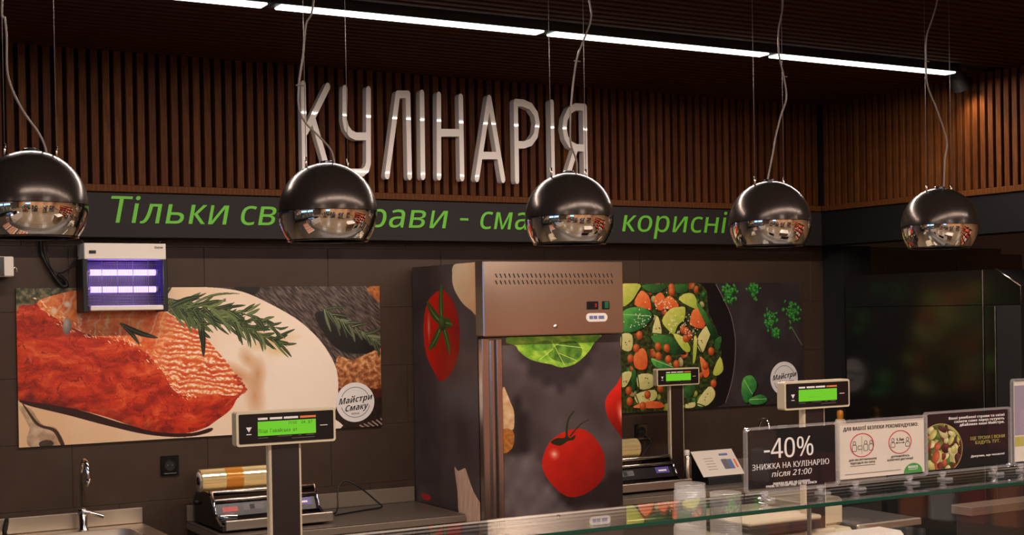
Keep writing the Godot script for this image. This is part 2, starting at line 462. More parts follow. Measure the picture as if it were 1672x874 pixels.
func salmon_print() -> StandardMaterial3D:
	var c := Canvas.new(1200, 484, Color8(74, 62, 56), 11)
	var n := c.n
	# blurred dark boards and bread
	c.fill(c.pts([560, -10, 1010, -10, 1010, 1010, 560, 1010]), Color8(34, 26, 23), Color8(120, 104, 94), 2.0, 16.0, 0.75, 2.2)
	c.fill(c.pts([820, 640, 1010, 640, 1010, 1010, 820, 1010]), Color8(22, 14, 12), Color8(60, 38, 30), 3.0, 10.0, 1.2)
	for i in 7: c.line(c.pts([930 + i * 13, 985 - i * 8, 950 + i * 13, 1010 - i * 4]), 5, Color8(176, 150, 132))
	c.fill(c.smooth(c.pts([800, 200, 850, 190, 920, 330, 990, 440, 940, 480, 860, 430])), Color8(24, 20, 18), null)
	c.fill(c.smooth(c.pts([570, 0, 640, 0, 620, 60, 580, 30])), Color8(26, 22, 20), null)
	c.blur(2)
	c.shade(c.smooth(c.pts(SALMON.bread)), func(x: float, y: float) -> Color:
		var t := 0.5 + 0.9 * n.get_noise_2d(x * 4, y * 5) + 0.3 * n.get_noise_2d(x * 18, y * 18) - (y - 280.0) / 260.0
		return Color8(120, 58, 24).lerp(Color8(232, 170, 112), clampf(t, 0, 1)))
	c.fill(c.smooth(c.pts(SALMON.bread2)), Color8(130, 66, 28), Color8(190, 120, 60), 6.0, 6.0)
	c.fill(c.pts([850, 715, 1010, 735, 1010, 800, 850, 770]), Color8(74, 28, 14))
	c.blur(3)
	# plate, paler to the right
	c.shade(c.smooth(c.pts(SALMON.plate)), func(x: float, y: float) -> Color:
		var t := clampf((x - 150.0) / 650.0 + 0.25 * n.get_noise_2d(x * 0.3, y * 0.3), 0, 1)
		var d := clampf(0.25 - y / 900.0, 0, 1)
		return Color8(222, 182, 140).lerp(Color8(244, 226, 206), t).lerp(Color8(236, 206, 170), d))
	for q in [[640, 400, 90, 34, 0.55, [206, 150, 104]], [690, 500, 40, 90, -0.12, [208, 156, 112]], [745, 255, 120, 26, -0.18, [222, 190, 140]], [760, 290, 60, 26, 0.1, [226, 196, 140]], [720, 230, 60, 24, 0.4, [214, 166, 118]], [700, 400, 34, 70, 0.05, [204, 152, 108]], [670, 330, 50, 30, 0.9, [210, 160, 116]]]:
		var col := Color8(q[5][0], q[5][1], q[5][2])
		c.ball(Vector2(q[0] * 1.08, q[1] * 0.72), q[2], q[3], col, col, q[4], Vector2.ZERO, 1.0, 1.0)
	c.fill(c.smooth(c.pts([-10, -10, 170, -10, 170, 80, 60, 150, -10, 190])), Color8(36, 40, 24), Color8(126, 116, 84), 4.0, 4.0, 0.0, 2.4)
	c.ball(Vector2(28, 62), 50, 22, Color8(150, 126, 88), Color8(176, 150, 110), 0.0, Vector2.ZERO, 1.0, 0.6)
	# the fillet: red flaky face
	c.fill(c.smooth(c.pts(SALMON.under)), Color8(46, 14, 8))
	c.shade(c.smooth(c.pts(SALMON.salmon), true, 4), func(x: float, y: float) -> Color:
		var wx := x + 40.0 * n.get_noise_2d(x * 0.7, y * 0.7)
		var wy := y + 26.0 * n.get_noise_2d(x * 0.6 + 500.0, y * 0.9)
		var t := 0.46 + 0.55 * n.get_noise_2d(wx * 0.6, wy * 1.5) + 0.30 * n.get_noise_2d(wx * 2.2, wy * 4.0) + 0.12 * n.get_noise_2d(x * 11, y * 14)
		var col := Color8(128, 20, 6).lerp(Color8(196, 50, 18), clampf(t * 2.0, 0, 1)).lerp(Color8(232, 108, 54), clampf(t * 2.0 - 1.0, 0, 1))
		var f := absf(n.get_noise_2d(wx * 0.9 + wy * 0.5, wy * 1.1 - wx * 0.5 + 900.0))
		if f < 0.035: col = col.lerp(Color8(92, 12, 4), 0.75 * (1.0 - f / 0.035))
		var low := clampf((y - (0.55 * 484 + x * 0.36)) / 60.0, 0, 1)
		col = col.lerp(Color8(86, 14, 6), low * clampf(0.5 + 1.2 * n.get_noise_2d(x * 1.5, y * 2.0 + 300.0), 0, 0.85))
		var g := n.get_noise_2d(x * 9.0, y * 22.0)
		if g > 0.42: col = col.lerp(Color8(255, 190, 150), (g - 0.42) * 2.0)
		return col)
	# seared crust with pale streaks
	c.shade(c.smooth(c.pts(SALMON.crust)), func(x: float, y: float) -> Color:
		var w1 := n.get_noise_2d(x * 1.1, y * 1.1)
		var w2 := n.get_noise_2d(x * 3.0 + 700.0, y * 3.0)
		var t := 0.5 + 0.5 * w1 + 0.35 * w2 + 0.2 * n.get_noise_2d(x * 9, y * 9)
		var col := Color8(206, 74, 30).lerp(Color8(246, 164, 92), clampf(t, 0, 1))
		var right := clampf((x - 380.0 + (y - 240.0) * 0.3) / 90.0, 0, 1)
		var s := (y - x * 0.13) / 17.5 + 0.9 * w1 + 0.25 * w2
		var band := 0.5 + 0.5 * sin(TAU * s)
		var speck := 0.5 + 0.9 * n.get_noise_2d(x * 7.0 + 60.0, y * 13.0)
		col = col.lerp(Color8(200, 62, 26), right * clampf(0.75 - band * 1.6, 0, 1) * 0.8)
		col = col.lerp(Color8(255, 236, 214), right * clampf((band - 0.45) * 2.8, 0, 1) * clampf(speck * 1.7 - 0.2, 0, 1))
		# upright pale streaks on the left half: reflection of the insect killer, painted in
		var u := 0.5 + 0.5 * sin(TAU * ((x + y * 0.35) / 34.0 + 0.8 * w1))
		col = col.lerp(Color8(226, 190, 164), (1.0 - right) * clampf((u - 0.74) * 3.2, 0, 1) * clampf(0.9 + 2.4 * n.get_noise_2d(x * 2.0, y * 1.2 + 40.0), 0, 0.9))
		# red glaze toward the upper right edge
		var e := clampf(((x - 455.0) * 0.62 - (y - 80.0)) / 34.0 + 0.3 + w2, 0, 1) * right
		col = col.lerp(Color8(202, 34, 18) if speck < 0.62 else Color8(252, 214, 184), e * 0.85)
		return col)
	# bright grease where the crust meets the red face
	var edge := c.smooth(c.pts([50, 98, 90, 180, 124, 233, 185, 306, 264, 343, 327, 435, 367, 555, 398, 683, 440, 728]), false)
	for i in 220:
		var q := edge[c.r.randi() % edge.size()] + Vector2(c.r.randfn(2, 9), c.r.randfn(-4, 9))
		c.leaf(q, q + Vector2(c.r.randf_range(2, 12), c.r.randf_range(2, 12)), c.r.randf_range(1.5, 4.0), Color8(250, 196, 140) if i % 2 else Color8(222, 84, 36), Color8(255, 226, 190) if i % 2 else Color8(230, 110, 56))
	for i in 90:                                        # burnt rim of the fillet's tip
		var q := c.pts([568, 598, 598, 690, 573, 745, 545, 800])
		var k := c.r.randi() % 3
		var o := q[k].lerp(q[k + 1], c.r.randf()) + Vector2(c.r.randfn(-5, 4), c.r.randfn(0, 3))
		c.ball(o, c.r.randf_range(2, 5), c.r.randf_range(2, 4), Color8(150, 24, 12), Color8(226, 96, 60))
	c.ball(Vector2(148, 118), 13, 26, Color8(120, 108, 98), Color8(196, 186, 174), 0.1)
	c.ball(Vector2(110, 70), 13, 16, Color8(232, 176, 130), Color8(246, 206, 170), 0.2, Vector2.ZERO, 1.0, 0.5)
	c.ball(Vector2(150, 50), 14, 12, Color8(220, 186, 164), Color8(240, 214, 196), 0.2, Vector2.ZERO, 1.0, 0.5)
	# fork
	c.fill(c.smooth(c.pts(SALMON.fork)), Color8(208, 180, 152), Color8(150, 118, 88), 2.0, 2.0)
	c.fill(c.smooth(c.pts(SALMON.forkdark)), Color8(66, 40, 26))
	c.ball(Vector2(0.066 * 1200, 0.985 * 484), 22, 12, Color8(60, 48, 36), Color8(76, 62, 48))
	# rosemary
	var dk := Color8(22, 38, 20)
	var lt := Color8(142, 158, 96)
	c.fill(c.smooth(c.pts([372, 70, 430, 100, 470, 180, 462, 280, 425, 220, 385, 160])), Color8(50, 54, 32), Color8(140, 140, 100), 8.0, 8.0)
	for q in [[[392, 91, 477, 167, 579, 254, 718, 413], 60, 104], [[400, 110, 460, 210, 478, 300], 16, 66], [[430, 130, 560, 230, 660, 350], 30, 90], [[470, 120, 600, 190, 700, 300], 22, 96]]:
		c.sprig(c.pts(q[0]), q[1], q[2], 11, dk, lt)
	c.leaf(Vector2(520, 70), Vector2(700, 22), 8, Color8(66, 86, 50), lt, 0.1)
	c.leaf(Vector2(470, 64), Vector2(566, 30), 18, Color8(34, 50, 26), Color8(90, 110, 64), 0.05)
	c.leaf(Vector2(475, -6), Vector2(410, 62), 22, Color8(46, 56, 30), Color8(96, 106, 66))
	c.leaf(Vector2(575, 120), Vector2(575, 225), 16, Color8(20, 32, 18), Color8(60, 78, 44))
	c.sprig(c.pts(SPRIG.s3), 26, 84, 13, Color8(30, 40, 24), Color8(150, 160, 120))
	c.leaf(Vector2(258 * 1.2, 231 * .484), Vector2(357 * 1.2, 332 * .484), 17, Color8(24, 34, 22), Color8(84, 96, 66), -0.05)
	c.leaf(Vector2(264 * 1.2, 247 * .484), Vector2(308 * 1.2, 373 * .484), 12, Color8(24, 34, 22), Color8(96, 106, 76), 0.05)
	c.grain(0.06, 40.0, 40.0)
	return print_mat("salmon print", c)

func salad_print() -> StandardMaterial3D:
	var c := Canvas.new(1000, 421, Color8(62, 54, 56), 23)
	c.fill(c.pts([0, 0, 1000, 0, 1000, 1000, 0, 1000]), Color8(44, 38, 40), Color8(66, 57, 58), 0.8, 0.6, 0.3, 1.4)
	c.blur(3)
	var rim := c.smooth(c.pts(BOWL.rim), false)
	var bowl := rim.duplicate()
	bowl.append_array(c.pts([600, 1010, 0, 1010, 0, -10, 610, -10]))
	c.fill(bowl, Color8(24, 18, 18))
	c.line(rim, 3.0, Color8(120, 106, 102))
	c.fill(c.smooth(c.pts([0, -20, 520, -20, 590, 240, 640, 520, 610, 800, 520, 1020, 0, 1020])), Color8(34, 30, 16), Color8(62, 88, 34), 5.0, 5.0, 0.0, 2.2)
	var tone := {"y": [Color8(150, 176, 52), Color8(222, 216, 110)], "o": [Color8(206, 74, 30), Color8(242, 140, 76)], "l": [Color8(20, 88, 42), Color8(96, 178, 78)], "g": [Color8(18, 50, 26), Color8(70, 132, 58)], "c": [Color8(194, 188, 110), Color8(234, 226, 158)]}
	for i in 90:
		var p := Vector2(c.r.randf_range(0, 580), c.r.randf_range(0, 421))
		var pick: Array = tone[["o", "y", "l", "g", "c", "o"][i % 6]]
		c.ball(p, c.r.randf_range(8, 17), c.r.randf_range(7, 14), pick[0].darkened(0.3), pick[1].darkened(0.15), c.r.randf() * 3)
	for k in SALAD:
		var kind: String = k.left(1)
		var p := c.pts(SALAD[k])
		var a: Color = tone[kind][0]
		var b: Color = tone[kind][1]
		var mid := Vector2.ZERO
		for q in p: mid += q / p.size()
		var sh := PackedVector2Array()
		for q in p: sh.append(q + (q - mid) * 0.10 + Vector2(3, 3))
		c.fill(sh, Color8(24, 18, 10), null, 1, 1, 0, 1, 0.99)
		c.fill(c.smooth(p, true, 3), b, a, 4.0, 4.0, 0.0, 1.0, 1.0, mid + Vector2(-20, -24), mid + Vector2(26, 30))
		if kind == "c":
			c.line(PackedVector2Array([p[0], p[p.size() - 1]]), 4.0, Color8(46, 82, 34))
			for j in 3:
				c.ball(mid + Vector2(c.r.randf_range(-14, 14), c.r.randf_range(-12, 12)), 2.5, 1.6, Color8(60, 50, 20), Color8(80, 60, 30))
		elif kind == "l":
			c.line(PackedVector2Array([p[0].lerp(mid, 0.1), p[p.size() / 2].lerp(mid, 0.1)]), 2.5, Color8(170, 206, 130))
	var q := c.pts(PEAS.p)
	for i in q.size():
		c.ball(q[i], 13, 14, Color8(150, 52, 22), Color8(236, 132, 70))
	for i in 110:                                       # sesame
		var mid: Vector2 = [Vector2(405, 70), Vector2(300, 118), Vector2(500, 160), Vector2(470, 130)][i % 4]
		c.ball(mid + Vector2(c.r.randfn(0, 24), c.r.randfn(0, 14)), 2.6, 1.8, Color8(240, 226, 196), Color8(250, 240, 214), c.r.randf() * 3)
	for k in ["par1", "par2", "par3", "par4", "par5"]:   # parsley
		var a := c.pts(BOWL[k])
		var rr := a[0].distance_to(a[1])
		c.line(PackedVector2Array([a[0], a[0] + Vector2(rr * 0.2, rr * 1.1)]), 3.0, Color8(56, 104, 44))
		for i in 46:
			var p := a[0] + Vector2(c.r.randfn(0, rr * 0.42), c.r.randfn(0, rr * 0.5))
			c.ball(p, c.r.randf_range(4, 9), c.r.randf_range(3, 7), Color8(22, 84, 34), Color8(98, 190, 72), c.r.randf() * 3)
	c.line(c.pts(BOWL.stem), 3.5, Color8(110, 124, 84))
	c.grain(0.07, 40.0, 40.0)
	return print_mat("salad print", c)

func slate(c: Canvas) -> void:
	c.fill(PackedVector2Array([Vector2.ZERO, Vector2(c.w, 0), Vector2(c.w, c.h), Vector2(0, c.h)]), Color8(58, 47, 48), Color8(92, 80, 80), 0.35, 0.4, 0.2, 1.4)
	c.blur(4)
	for i in 700:
		var p := Vector2(c.r.randf() * c.w, c.r.randf() * c.h)
		c.line(PackedVector2Array([p, p + Vector2(c.r.randf_range(-12, 12), c.r.randf_range(-6, 6))]), 1.0, im_shift(c, p, c.r.randf_range(-0.05, 0.06)))

func im_shift(c: Canvas, p: Vector2, k: float) -> Color:
	var q := c.im.get_pixel(clampi(int(p.x), 0, c.w - 1), clampi(int(p.y), 0, c.h - 1))
	return Color(q.r + k, q.g + k, q.b + k)

func tomato(c: Canvas, p: PackedVector2Array, lit: Vector2) -> void:
	var mid := Vector2.ZERO
	for q in p: mid += q / p.size()
	c.fill(c.smooth(p), Color8(226, 40, 20), Color8(120, 8, 4), 1.0, 1.0, 0.0, 0.5, 1.0, lit, mid + (mid - lit) * 1.5)

func side_print() -> StandardMaterial3D:
	var c := Canvas.new(420, 770, Color8(70, 58, 62), 31)
	slate(c)
	tomato(c, c.pts(SIDE_A.tomato), Vector2(110, 190))
	c.ball(Vector2(0.26 * 420, 0.24 * 770), 14, 60, Color8(226, 60, 40), Color8(246, 150, 128), 0.0, Vector2.ZERO, 1.0, 0.8)
	var a := c.pts(SIDE_A.arms)
	for i in range(0, a.size(), 2): c.leaf(a[i], a[i + 1], 30, Color8(58, 84, 30), Color8(120, 142, 70), 0.05)
	c.ball(a[0], 24, 22, Color8(40, 60, 22), Color8(90, 116, 50))
	c.fill(c.smooth(c.pts(SIDE_A.garlic)), Color8(238, 216, 180), Color8(196, 146, 98), 1.0, 1.0, 0.0, 0.6, 1.0, Vector2(290, 20), Vector2(420, 140))
	c.fill(c.smooth(c.pts(SIDE_B.stalk), true, 3), Color8(232, 200, 176), Color8(206, 164, 136), 6.0, 1.0, 0.25, 1.6)
	c.line(c.pts([640, 790, 690, 860, 700, 950]), 3, Color8(196, 150, 130))
	c.fill(c.smooth(c.pts(SIDE_B.petal)), Color8(186, 30, 36))
	c.grain(0.09, 40.0, 40.0)
	return print_mat("fridge side print", c)

func door_print() -> StandardMaterial3D:
	var c := Canvas.new(697, 1560, Color8(70, 58, 60), 37)
	c.h = 900
	c.im.crop(697, 900)
	slate(c)
	c.fill(c.smooth(c.pts(DOOR_B.lit)), Color8(86, 76, 78), Color8(136, 124, 124), 1.5, 1.5, 0.3, 1.8, 0.7)
	c.fill(c.smooth(c.pts(DOOR_B.shade)), Color8(34, 26, 28), null, 1, 1, 0, 1, 0.8)
	c.fill(c.smooth(c.pts(DOOR_B.shade2)), Color8(36, 28, 30), null, 1, 1, 0, 1, 0.8)
	c.fill(c.pts([230, 30, 800, 30, 700, 200, 520, 260, 330, 190]), Color8(38, 30, 32), null, 1, 1, 0, 1, 0.6)
	c.blur(34)
	for i in 900:                                       # scratches on the slate
		var q := Vector2(c.r.randf() * c.w, c.r.randf() * c.h)
		c.line(PackedVector2Array([q, q + Vector2(c.r.randf_range(-9, 9), c.r.randf_range(-7, 7))]), 1.0, im_shift(c, q, c.r.randf_range(-0.04, 0.06)))
	c.fill(c.smooth(c.pts(DOOR_A.basil)), Color8(176, 210, 70), Color8(92, 150, 36), 1.2, 2.0, 0.3, 2.0)
	c.fill(c.smooth(c.pts(DOOR_A.dark1)), Color8(36, 74, 26), Color8(110, 160, 50), 2.0, 2.0, 0.4, 1.6, 0.85)
	c.fill(c.smooth(c.pts(DOOR_A.dark2)), Color8(60, 110, 34), Color8(120, 170, 56), 2.0, 2.0, 0.4, 1.6, 0.8)
	for v in [[470, 20, 560, 140], [480, 60, 380, 110], [520, 80, 650, 120], [500, 40, 700, 60]]:
		c.line(c.pts(v), 2.5, Color8(196, 222, 110))
	tomato(c, c.pts(DOOR_B.tomato), Vector2(330, 430))
	c.ball(Vector2(0.475 * 697, 0.55 * 900), 34, 30, Color8(226, 50, 30), Color8(252, 190, 170), 0.4, Vector2.ZERO, 1.2, 0.9)
	tomato(c, c.pts(DOOR_B.tomato2), Vector2(610, 270))
	c.ball(Vector2(0.965 * 697, 0.38 * 900), 26, 70, Color8(222, 60, 40), Color8(238, 150, 130), -0.2, Vector2.ZERO, 1.0, 0.9)
	c.fill(c.smooth(c.pts(DOOR_B.calyx), true, 3), Color8(34, 40, 16))
	c.line(c.smooth(c.pts(DOOR_B.stem), false), 6, Color8(40, 48, 20), 12)
	c.line(c.smooth(c.pts(DOOR_B.stem2), false), 3, Color8(44, 44, 24), 7)
	c.fill(c.smooth(c.pts(DOOR_B.root)), Color8(228, 196, 150), Color8(196, 150, 104), 2.0, 2.0)
	c.fill(c.smooth(c.pts(DOOR_B.root2)), Color8(196, 126, 54), Color8(150, 88, 36), 6.0, 6.0, 0.0, 2.0)
	c.grain(0.09, 40.0, 40.0)
	return print_mat("fridge door print", c)

func bowl_print(seeded: int) -> StandardMaterial3D:
	var c := Canvas.new(256, 256, Color8(60, 66, 26), seeded)
	for i in 120:
		var p := Vector2(c.r.randf() * 256, c.r.randf() * 256)
		var cols := [Color8(210, 200, 110), Color8(226, 216, 150), Color8(120, 30, 24), Color8(80, 110, 36), Color8(196, 84, 50), Color8(66, 20, 18)]
		var a: Color = cols[i % 6]
		c.ball(p, c.r.randf_range(14, 34), c.r.randf_range(10, 24), a.darkened(0.25), a.lightened(0.15), c.r.randf() * 3)
	return print_mat("salad bowl print", c)

# ================================================================ the scene
const WARM := Color(1.0, 0.915, 0.86)
const LED_ENERGY := 1.65
const ROW_ENERGY := 1.55
const HALL_ENERGY := 4.6
const CEIL := 2.802
const DECK := 1.0
const TOP := 0.906

func _ready() -> void:
	rng.seed = 7
	# camera: level 50 mm view, lens shifted a little upwards
	var cam := Camera3D.new()
	cam.name = "camera"
	add_child(cam)
	cam.projection = Camera3D.PROJECTION_FRUSTUM
	cam.near = 0.1
	cam.far = 60.0
	cam.size = 2.0 * 437.0 / 2271.0 * 0.1
	cam.frustum_offset = Vector2(0, 93.0 / 2271.0 * 0.1)
	cam.transform = Transform3D(Basis(Vector3(0.8683916, -0.0167585, 0.4955958), Vector3(0.019016, 0.9998191, 0.0004887), Vector3(-0.4955144, 0.0089999, 0.8685531)), Vector3(0, 1.74, 5.6))
	cam.current = true
	var env := Environment.new()
	env.background_mode = Environment.BG_COLOR
	env.background_color = Color.BLACK
	env.tonemap_mode = Environment.TONE_MAPPER_LINEAR
	env.tonemap_exposure = 1.0
	env.sdfgi_enabled = true
	env.ssao_enabled = true
	env.ssil_enabled = true
	var we := WorldEnvironment.new()
	we.name = "environment"
	we.environment = env
	add_child(we)
	materials()
	room()
	ceiling_lights()
	sign_wall()
	pendants()
	wall_things()
	back_counter()
	fridge()
	far_cabinet()
	service_counter()
	shop_hall()

func materials() -> void:
	mat("tile", Color8(70, 55, 45), 0.5, 0.0, {"metallic_specular": 0.35, "roughness_texture": noise_tex(0.02, Color(0.55, 0.55, 0.55), Color(0.9, 0.9, 0.9)), "uv1_triplanar": true, "uv1_world_triplanar": true, "uv1_scale": Vector3(1.3, 1.3, 1.3), "albedo_texture": noise_tex(0.03, Color(0.93, 0.93, 0.93), Color(1, 1, 1), 256, 5)})
	mat("grout", Color8(120, 104, 92), 0.9)
	mat("floor", Color8(140, 119, 95), 0.3)
	mat("ceiling", Color8(26, 20, 18), 0.8)
	for i in 4:
		var base: Color = [Color8(94, 54, 23), Color8(86, 48, 19), Color8(100, 60, 27), Color8(82, 47, 21)][i]
		mat("wood%d" % i, base, 0.6, 0.0, {"metallic_specular": 0.25, "albedo_texture": noise_tex(0.02, Color(0.68, 0.62, 0.56), Color(1, 1, 1), 256, 20 + i), "uv1_triplanar": true, "uv1_world_triplanar": true, "uv1_scale": Vector3(22, 1.4, 22)})
	mat("ceiling wood", Color8(72, 40, 24), 0.7, 0.0, {"metallic_specular": 0.2, "albedo_texture": noise_tex(0.02, Color(0.7, 0.64, 0.6), Color(1, 1, 1), 256, 40), "uv1_triplanar": true, "uv1_world_triplanar": true, "uv1_scale": Vector3(1.0, 20, 20)})
	mat("black felt", Color8(17, 13, 12), 0.95)
	mat("fascia", Color8(38, 34, 33), 0.6, 0.0, {"metallic_specular": 0.3})
	mat("side wall", Color8(84, 72, 62), 0.7)
	mat("hall wall", Color8(228, 178, 134), 0.7)
	mat("dark fascia", Color8(20, 20, 20), 0.55, 0.0, {"metallic_specular": 0.3})
	mat("lilac ink", Color8(150, 136, 150), 0.5)
	mat("sign green", Color8(92, 178, 40), 0.5)
	mat("letter white", Color8(226, 218, 210), 0.6, 0.0, {"clearcoat_enabled": true, "clearcoat": 0.8, "clearcoat_roughness": 0.02})
	mat("matt black", Color8(18, 17, 17), 0.6)
	mat("gloss black", Color8(14, 13, 13), 0.15, 0.0, {"metallic_specular": 0.9})
	mat("black metal shade", Color8(70, 61, 56), 0.23, 0.65)
	mat("chrome", Color8(232, 230, 226), 0.03, 1.0)
	mat("steel", Color8(222, 204, 186), 0.22, 1.0)
	mat("polished steel", Color8(222, 214, 206), 0.12, 1.0)
	mat("worn steel", Color8(196, 182, 164), 0.4, 1.0)
	mat("dark steel", Color8(96, 88, 82), 0.35, 1.0)
	mat("wire", Color8(150, 144, 138), 0.35, 0.8)
	mat("cord", Color8(132, 120, 110), 0.3)
	mat("black rubber", Color8(14, 13, 13), 0.5)
	mat("white plastic", Color8(222, 212, 200), 0.35)
	mat("cream plastic", Color8(206, 190, 160), 0.38)
	mat("brown plastic", Color8(38, 25, 22), 0.35)
	mat("panel black", Color8(20, 16, 18), 0.25)
	mat("worktop", Color8(84, 74, 66), 0.35)
	mat("worktop edge", Color8(120, 106, 92), 0.4)
	mat("cabinet front", Color8(52, 44, 40), 0.5)
	mat("laminate", Color8(214, 200, 176), 0.3)
	mat("paper", Color8(214, 202, 188), 0.6)
	mat("ink", Color8(28, 24, 24), 0.6)
	mat("grey ink", Color8(104, 98, 98), 0.6)
	mat("blue ink", Color8(96, 108, 158), 0.5)
	mat("red ink", Color8(192, 44, 52), 0.5)
	mat("orange ink", Color8(226, 120, 62), 0.5)
	mat("violet label", Color8(84, 66, 150), 0.4)
	mat("green ink", Color8(66, 146, 62), 0.5)
	mat("yellow ink", Color8(176, 166, 80), 0.5)
	mat("white ink", Color8(232, 226, 222), 0.5)
	mat("sign black", Color8(22, 17, 19), 0.5, 0.0, {"metallic_specular": 0.3})
	mat("screen text", Color8(20, 60, 14), 0.5)
	mat("film", Color8(226, 204, 148), 0.12, 0.5)
	mat("film tape", Color8(196, 128, 44), 0.2, 0.2)
	mat("red plastic", Color8(170, 24, 24), 0.35)
	mat("glass edge", Color8(20, 66, 52), 0.12, 0.0, {"emission_enabled": false})
	mat("glass", Color(0.9, 0.97, 0.94, 0.006), 0.0, 0.0, {"transparency": BaseMaterial3D.TRANSPARENCY_ALPHA})
	mat("acrylic", Color(0.95, 0.95, 0.95, 0.004), 0.02, 0.0, {"transparency": BaseMaterial3D.TRANSPARENCY_ALPHA})
	mat("acrylic rim", Color(0.92, 0.90, 0.90, 0.13), 0.03, 0.0, {"transparency": BaseMaterial3D.TRANSPARENCY_ALPHA})
	mat("clear cup", Color(0.93, 0.92, 0.90, 0.16), 0.15, 0.0, {"transparency": BaseMaterial3D.TRANSPARENCY_ALPHA})
	glow("LED diffuser", Color(0.94, 1.0, 0.98), 5.0)
	glow("lcd", Color8(122, 222, 40), 0.75)
	glow("ultraviolet tube", Color8(176, 150, 255), 3.2)
	glow("red digit", Color8(255, 40, 40), 0.9)
	glow("chiller light", Color8(130, 180, 255), 1.6)

func room() -> void:
	struct("floor", span(Vector3(-8, -0.1, -0.2), Vector3(9, 0, 14.2)), M["floor"], "pale beige polished shop floor")
	# back wall: dark backing with large stoneware tiles set on it
	var wall := struct("wall_back", span(Vector3(-8, 0, -0.2), Vector3(9, CEIL, -0.004)), M["grout"], "dark brown-grey tiled wall behind the work counters")
	var tw := 0.545
	var th := 0.257
	var meshes := {}
	for row in 8:
		var y0 := 1.77 + (row - 6) * th
		var y1 := minf(y0 + th, 2.06)
		if row < 2: continue
		var shift: float = [0.0, 0.369, 0.18][row % 3]
		var x := 1.741 - tw * 3 + shift
		while x < 6.4:
			var key := "%.3f" % (y1 - y0)
			if not meshes.has(key): meshes[key] = box(Vector3(tw - 0.0014, y1 - y0 - 0.0014, 0.006), 0.0012)
			put("tile", meshes[key], M["tile"], wall, Vector3(x + tw / 2, (y0 + y1) / 2, -0.003))
			x += tw
	struct("wall_left", span(Vector3(-8.2, 0, 0), Vector3(-8, CEIL, 14)), M["side wall"], "far side wall of the shop hall")
	struct("wall_right", span(Vector3(9, 0, 0), Vector3(9.2, CEIL, 14)), M["hall wall"], "opposite side wall of the shop hall")
	struct("wall_front", span(Vector3(-8, 0, 14), Vector3(9, CEIL, 14.2)), M["hall wall"], "end wall of the shop hall")
	var roof := struct("ceiling", span(Vector3(-8, CEIL, -0.2), Vector3(9, CEIL + 0.15, 14.2)), M["ceiling"], "dark ceiling lined with thin brown wooden slats")
	var slat := box(Vector3(8.2, 0.024, 0.034), 0.002)
	for i in 62:
		var z := 0.17 + i * 0.06
		if absf(z - 1.255) < 0.06 or absf(z - 3.8) < 0.06: continue
		put("ceiling_slat", slat, M["ceiling wood"], roof, Vector3(0.88, CEIL - 0.012, z))
	struct("trim_1", span(Vector3(5.10, 0, 0.004), Vector3(5.29, 2.055, 0.16)), M["black felt"], "black corner post at the end of the tiled wall")

func led(x0: float, x1: float, z: float, energy: float, label: String, group: String) -> void:
	var o := thing("linear_light", label, "light", Vector3((x0 + x1) / 2, CEIL, z), group)
	var l := x1 - x0
	put("housing", box(Vector3(l + 0.045, 0.042, 0.075), 0.003, Vector3(0, -0.0235, 0)), M["matt black"], o)
	put("diffuser", box(Vector3(l, 0.008, 0.062), 0.003, Vector3(0, -0.0475, 0)), M["LED diffuser"], o)
	area_light("lamp", Vector3(0, -0.054, 0), Vector2(l, 0.06), energy, WARM, o)

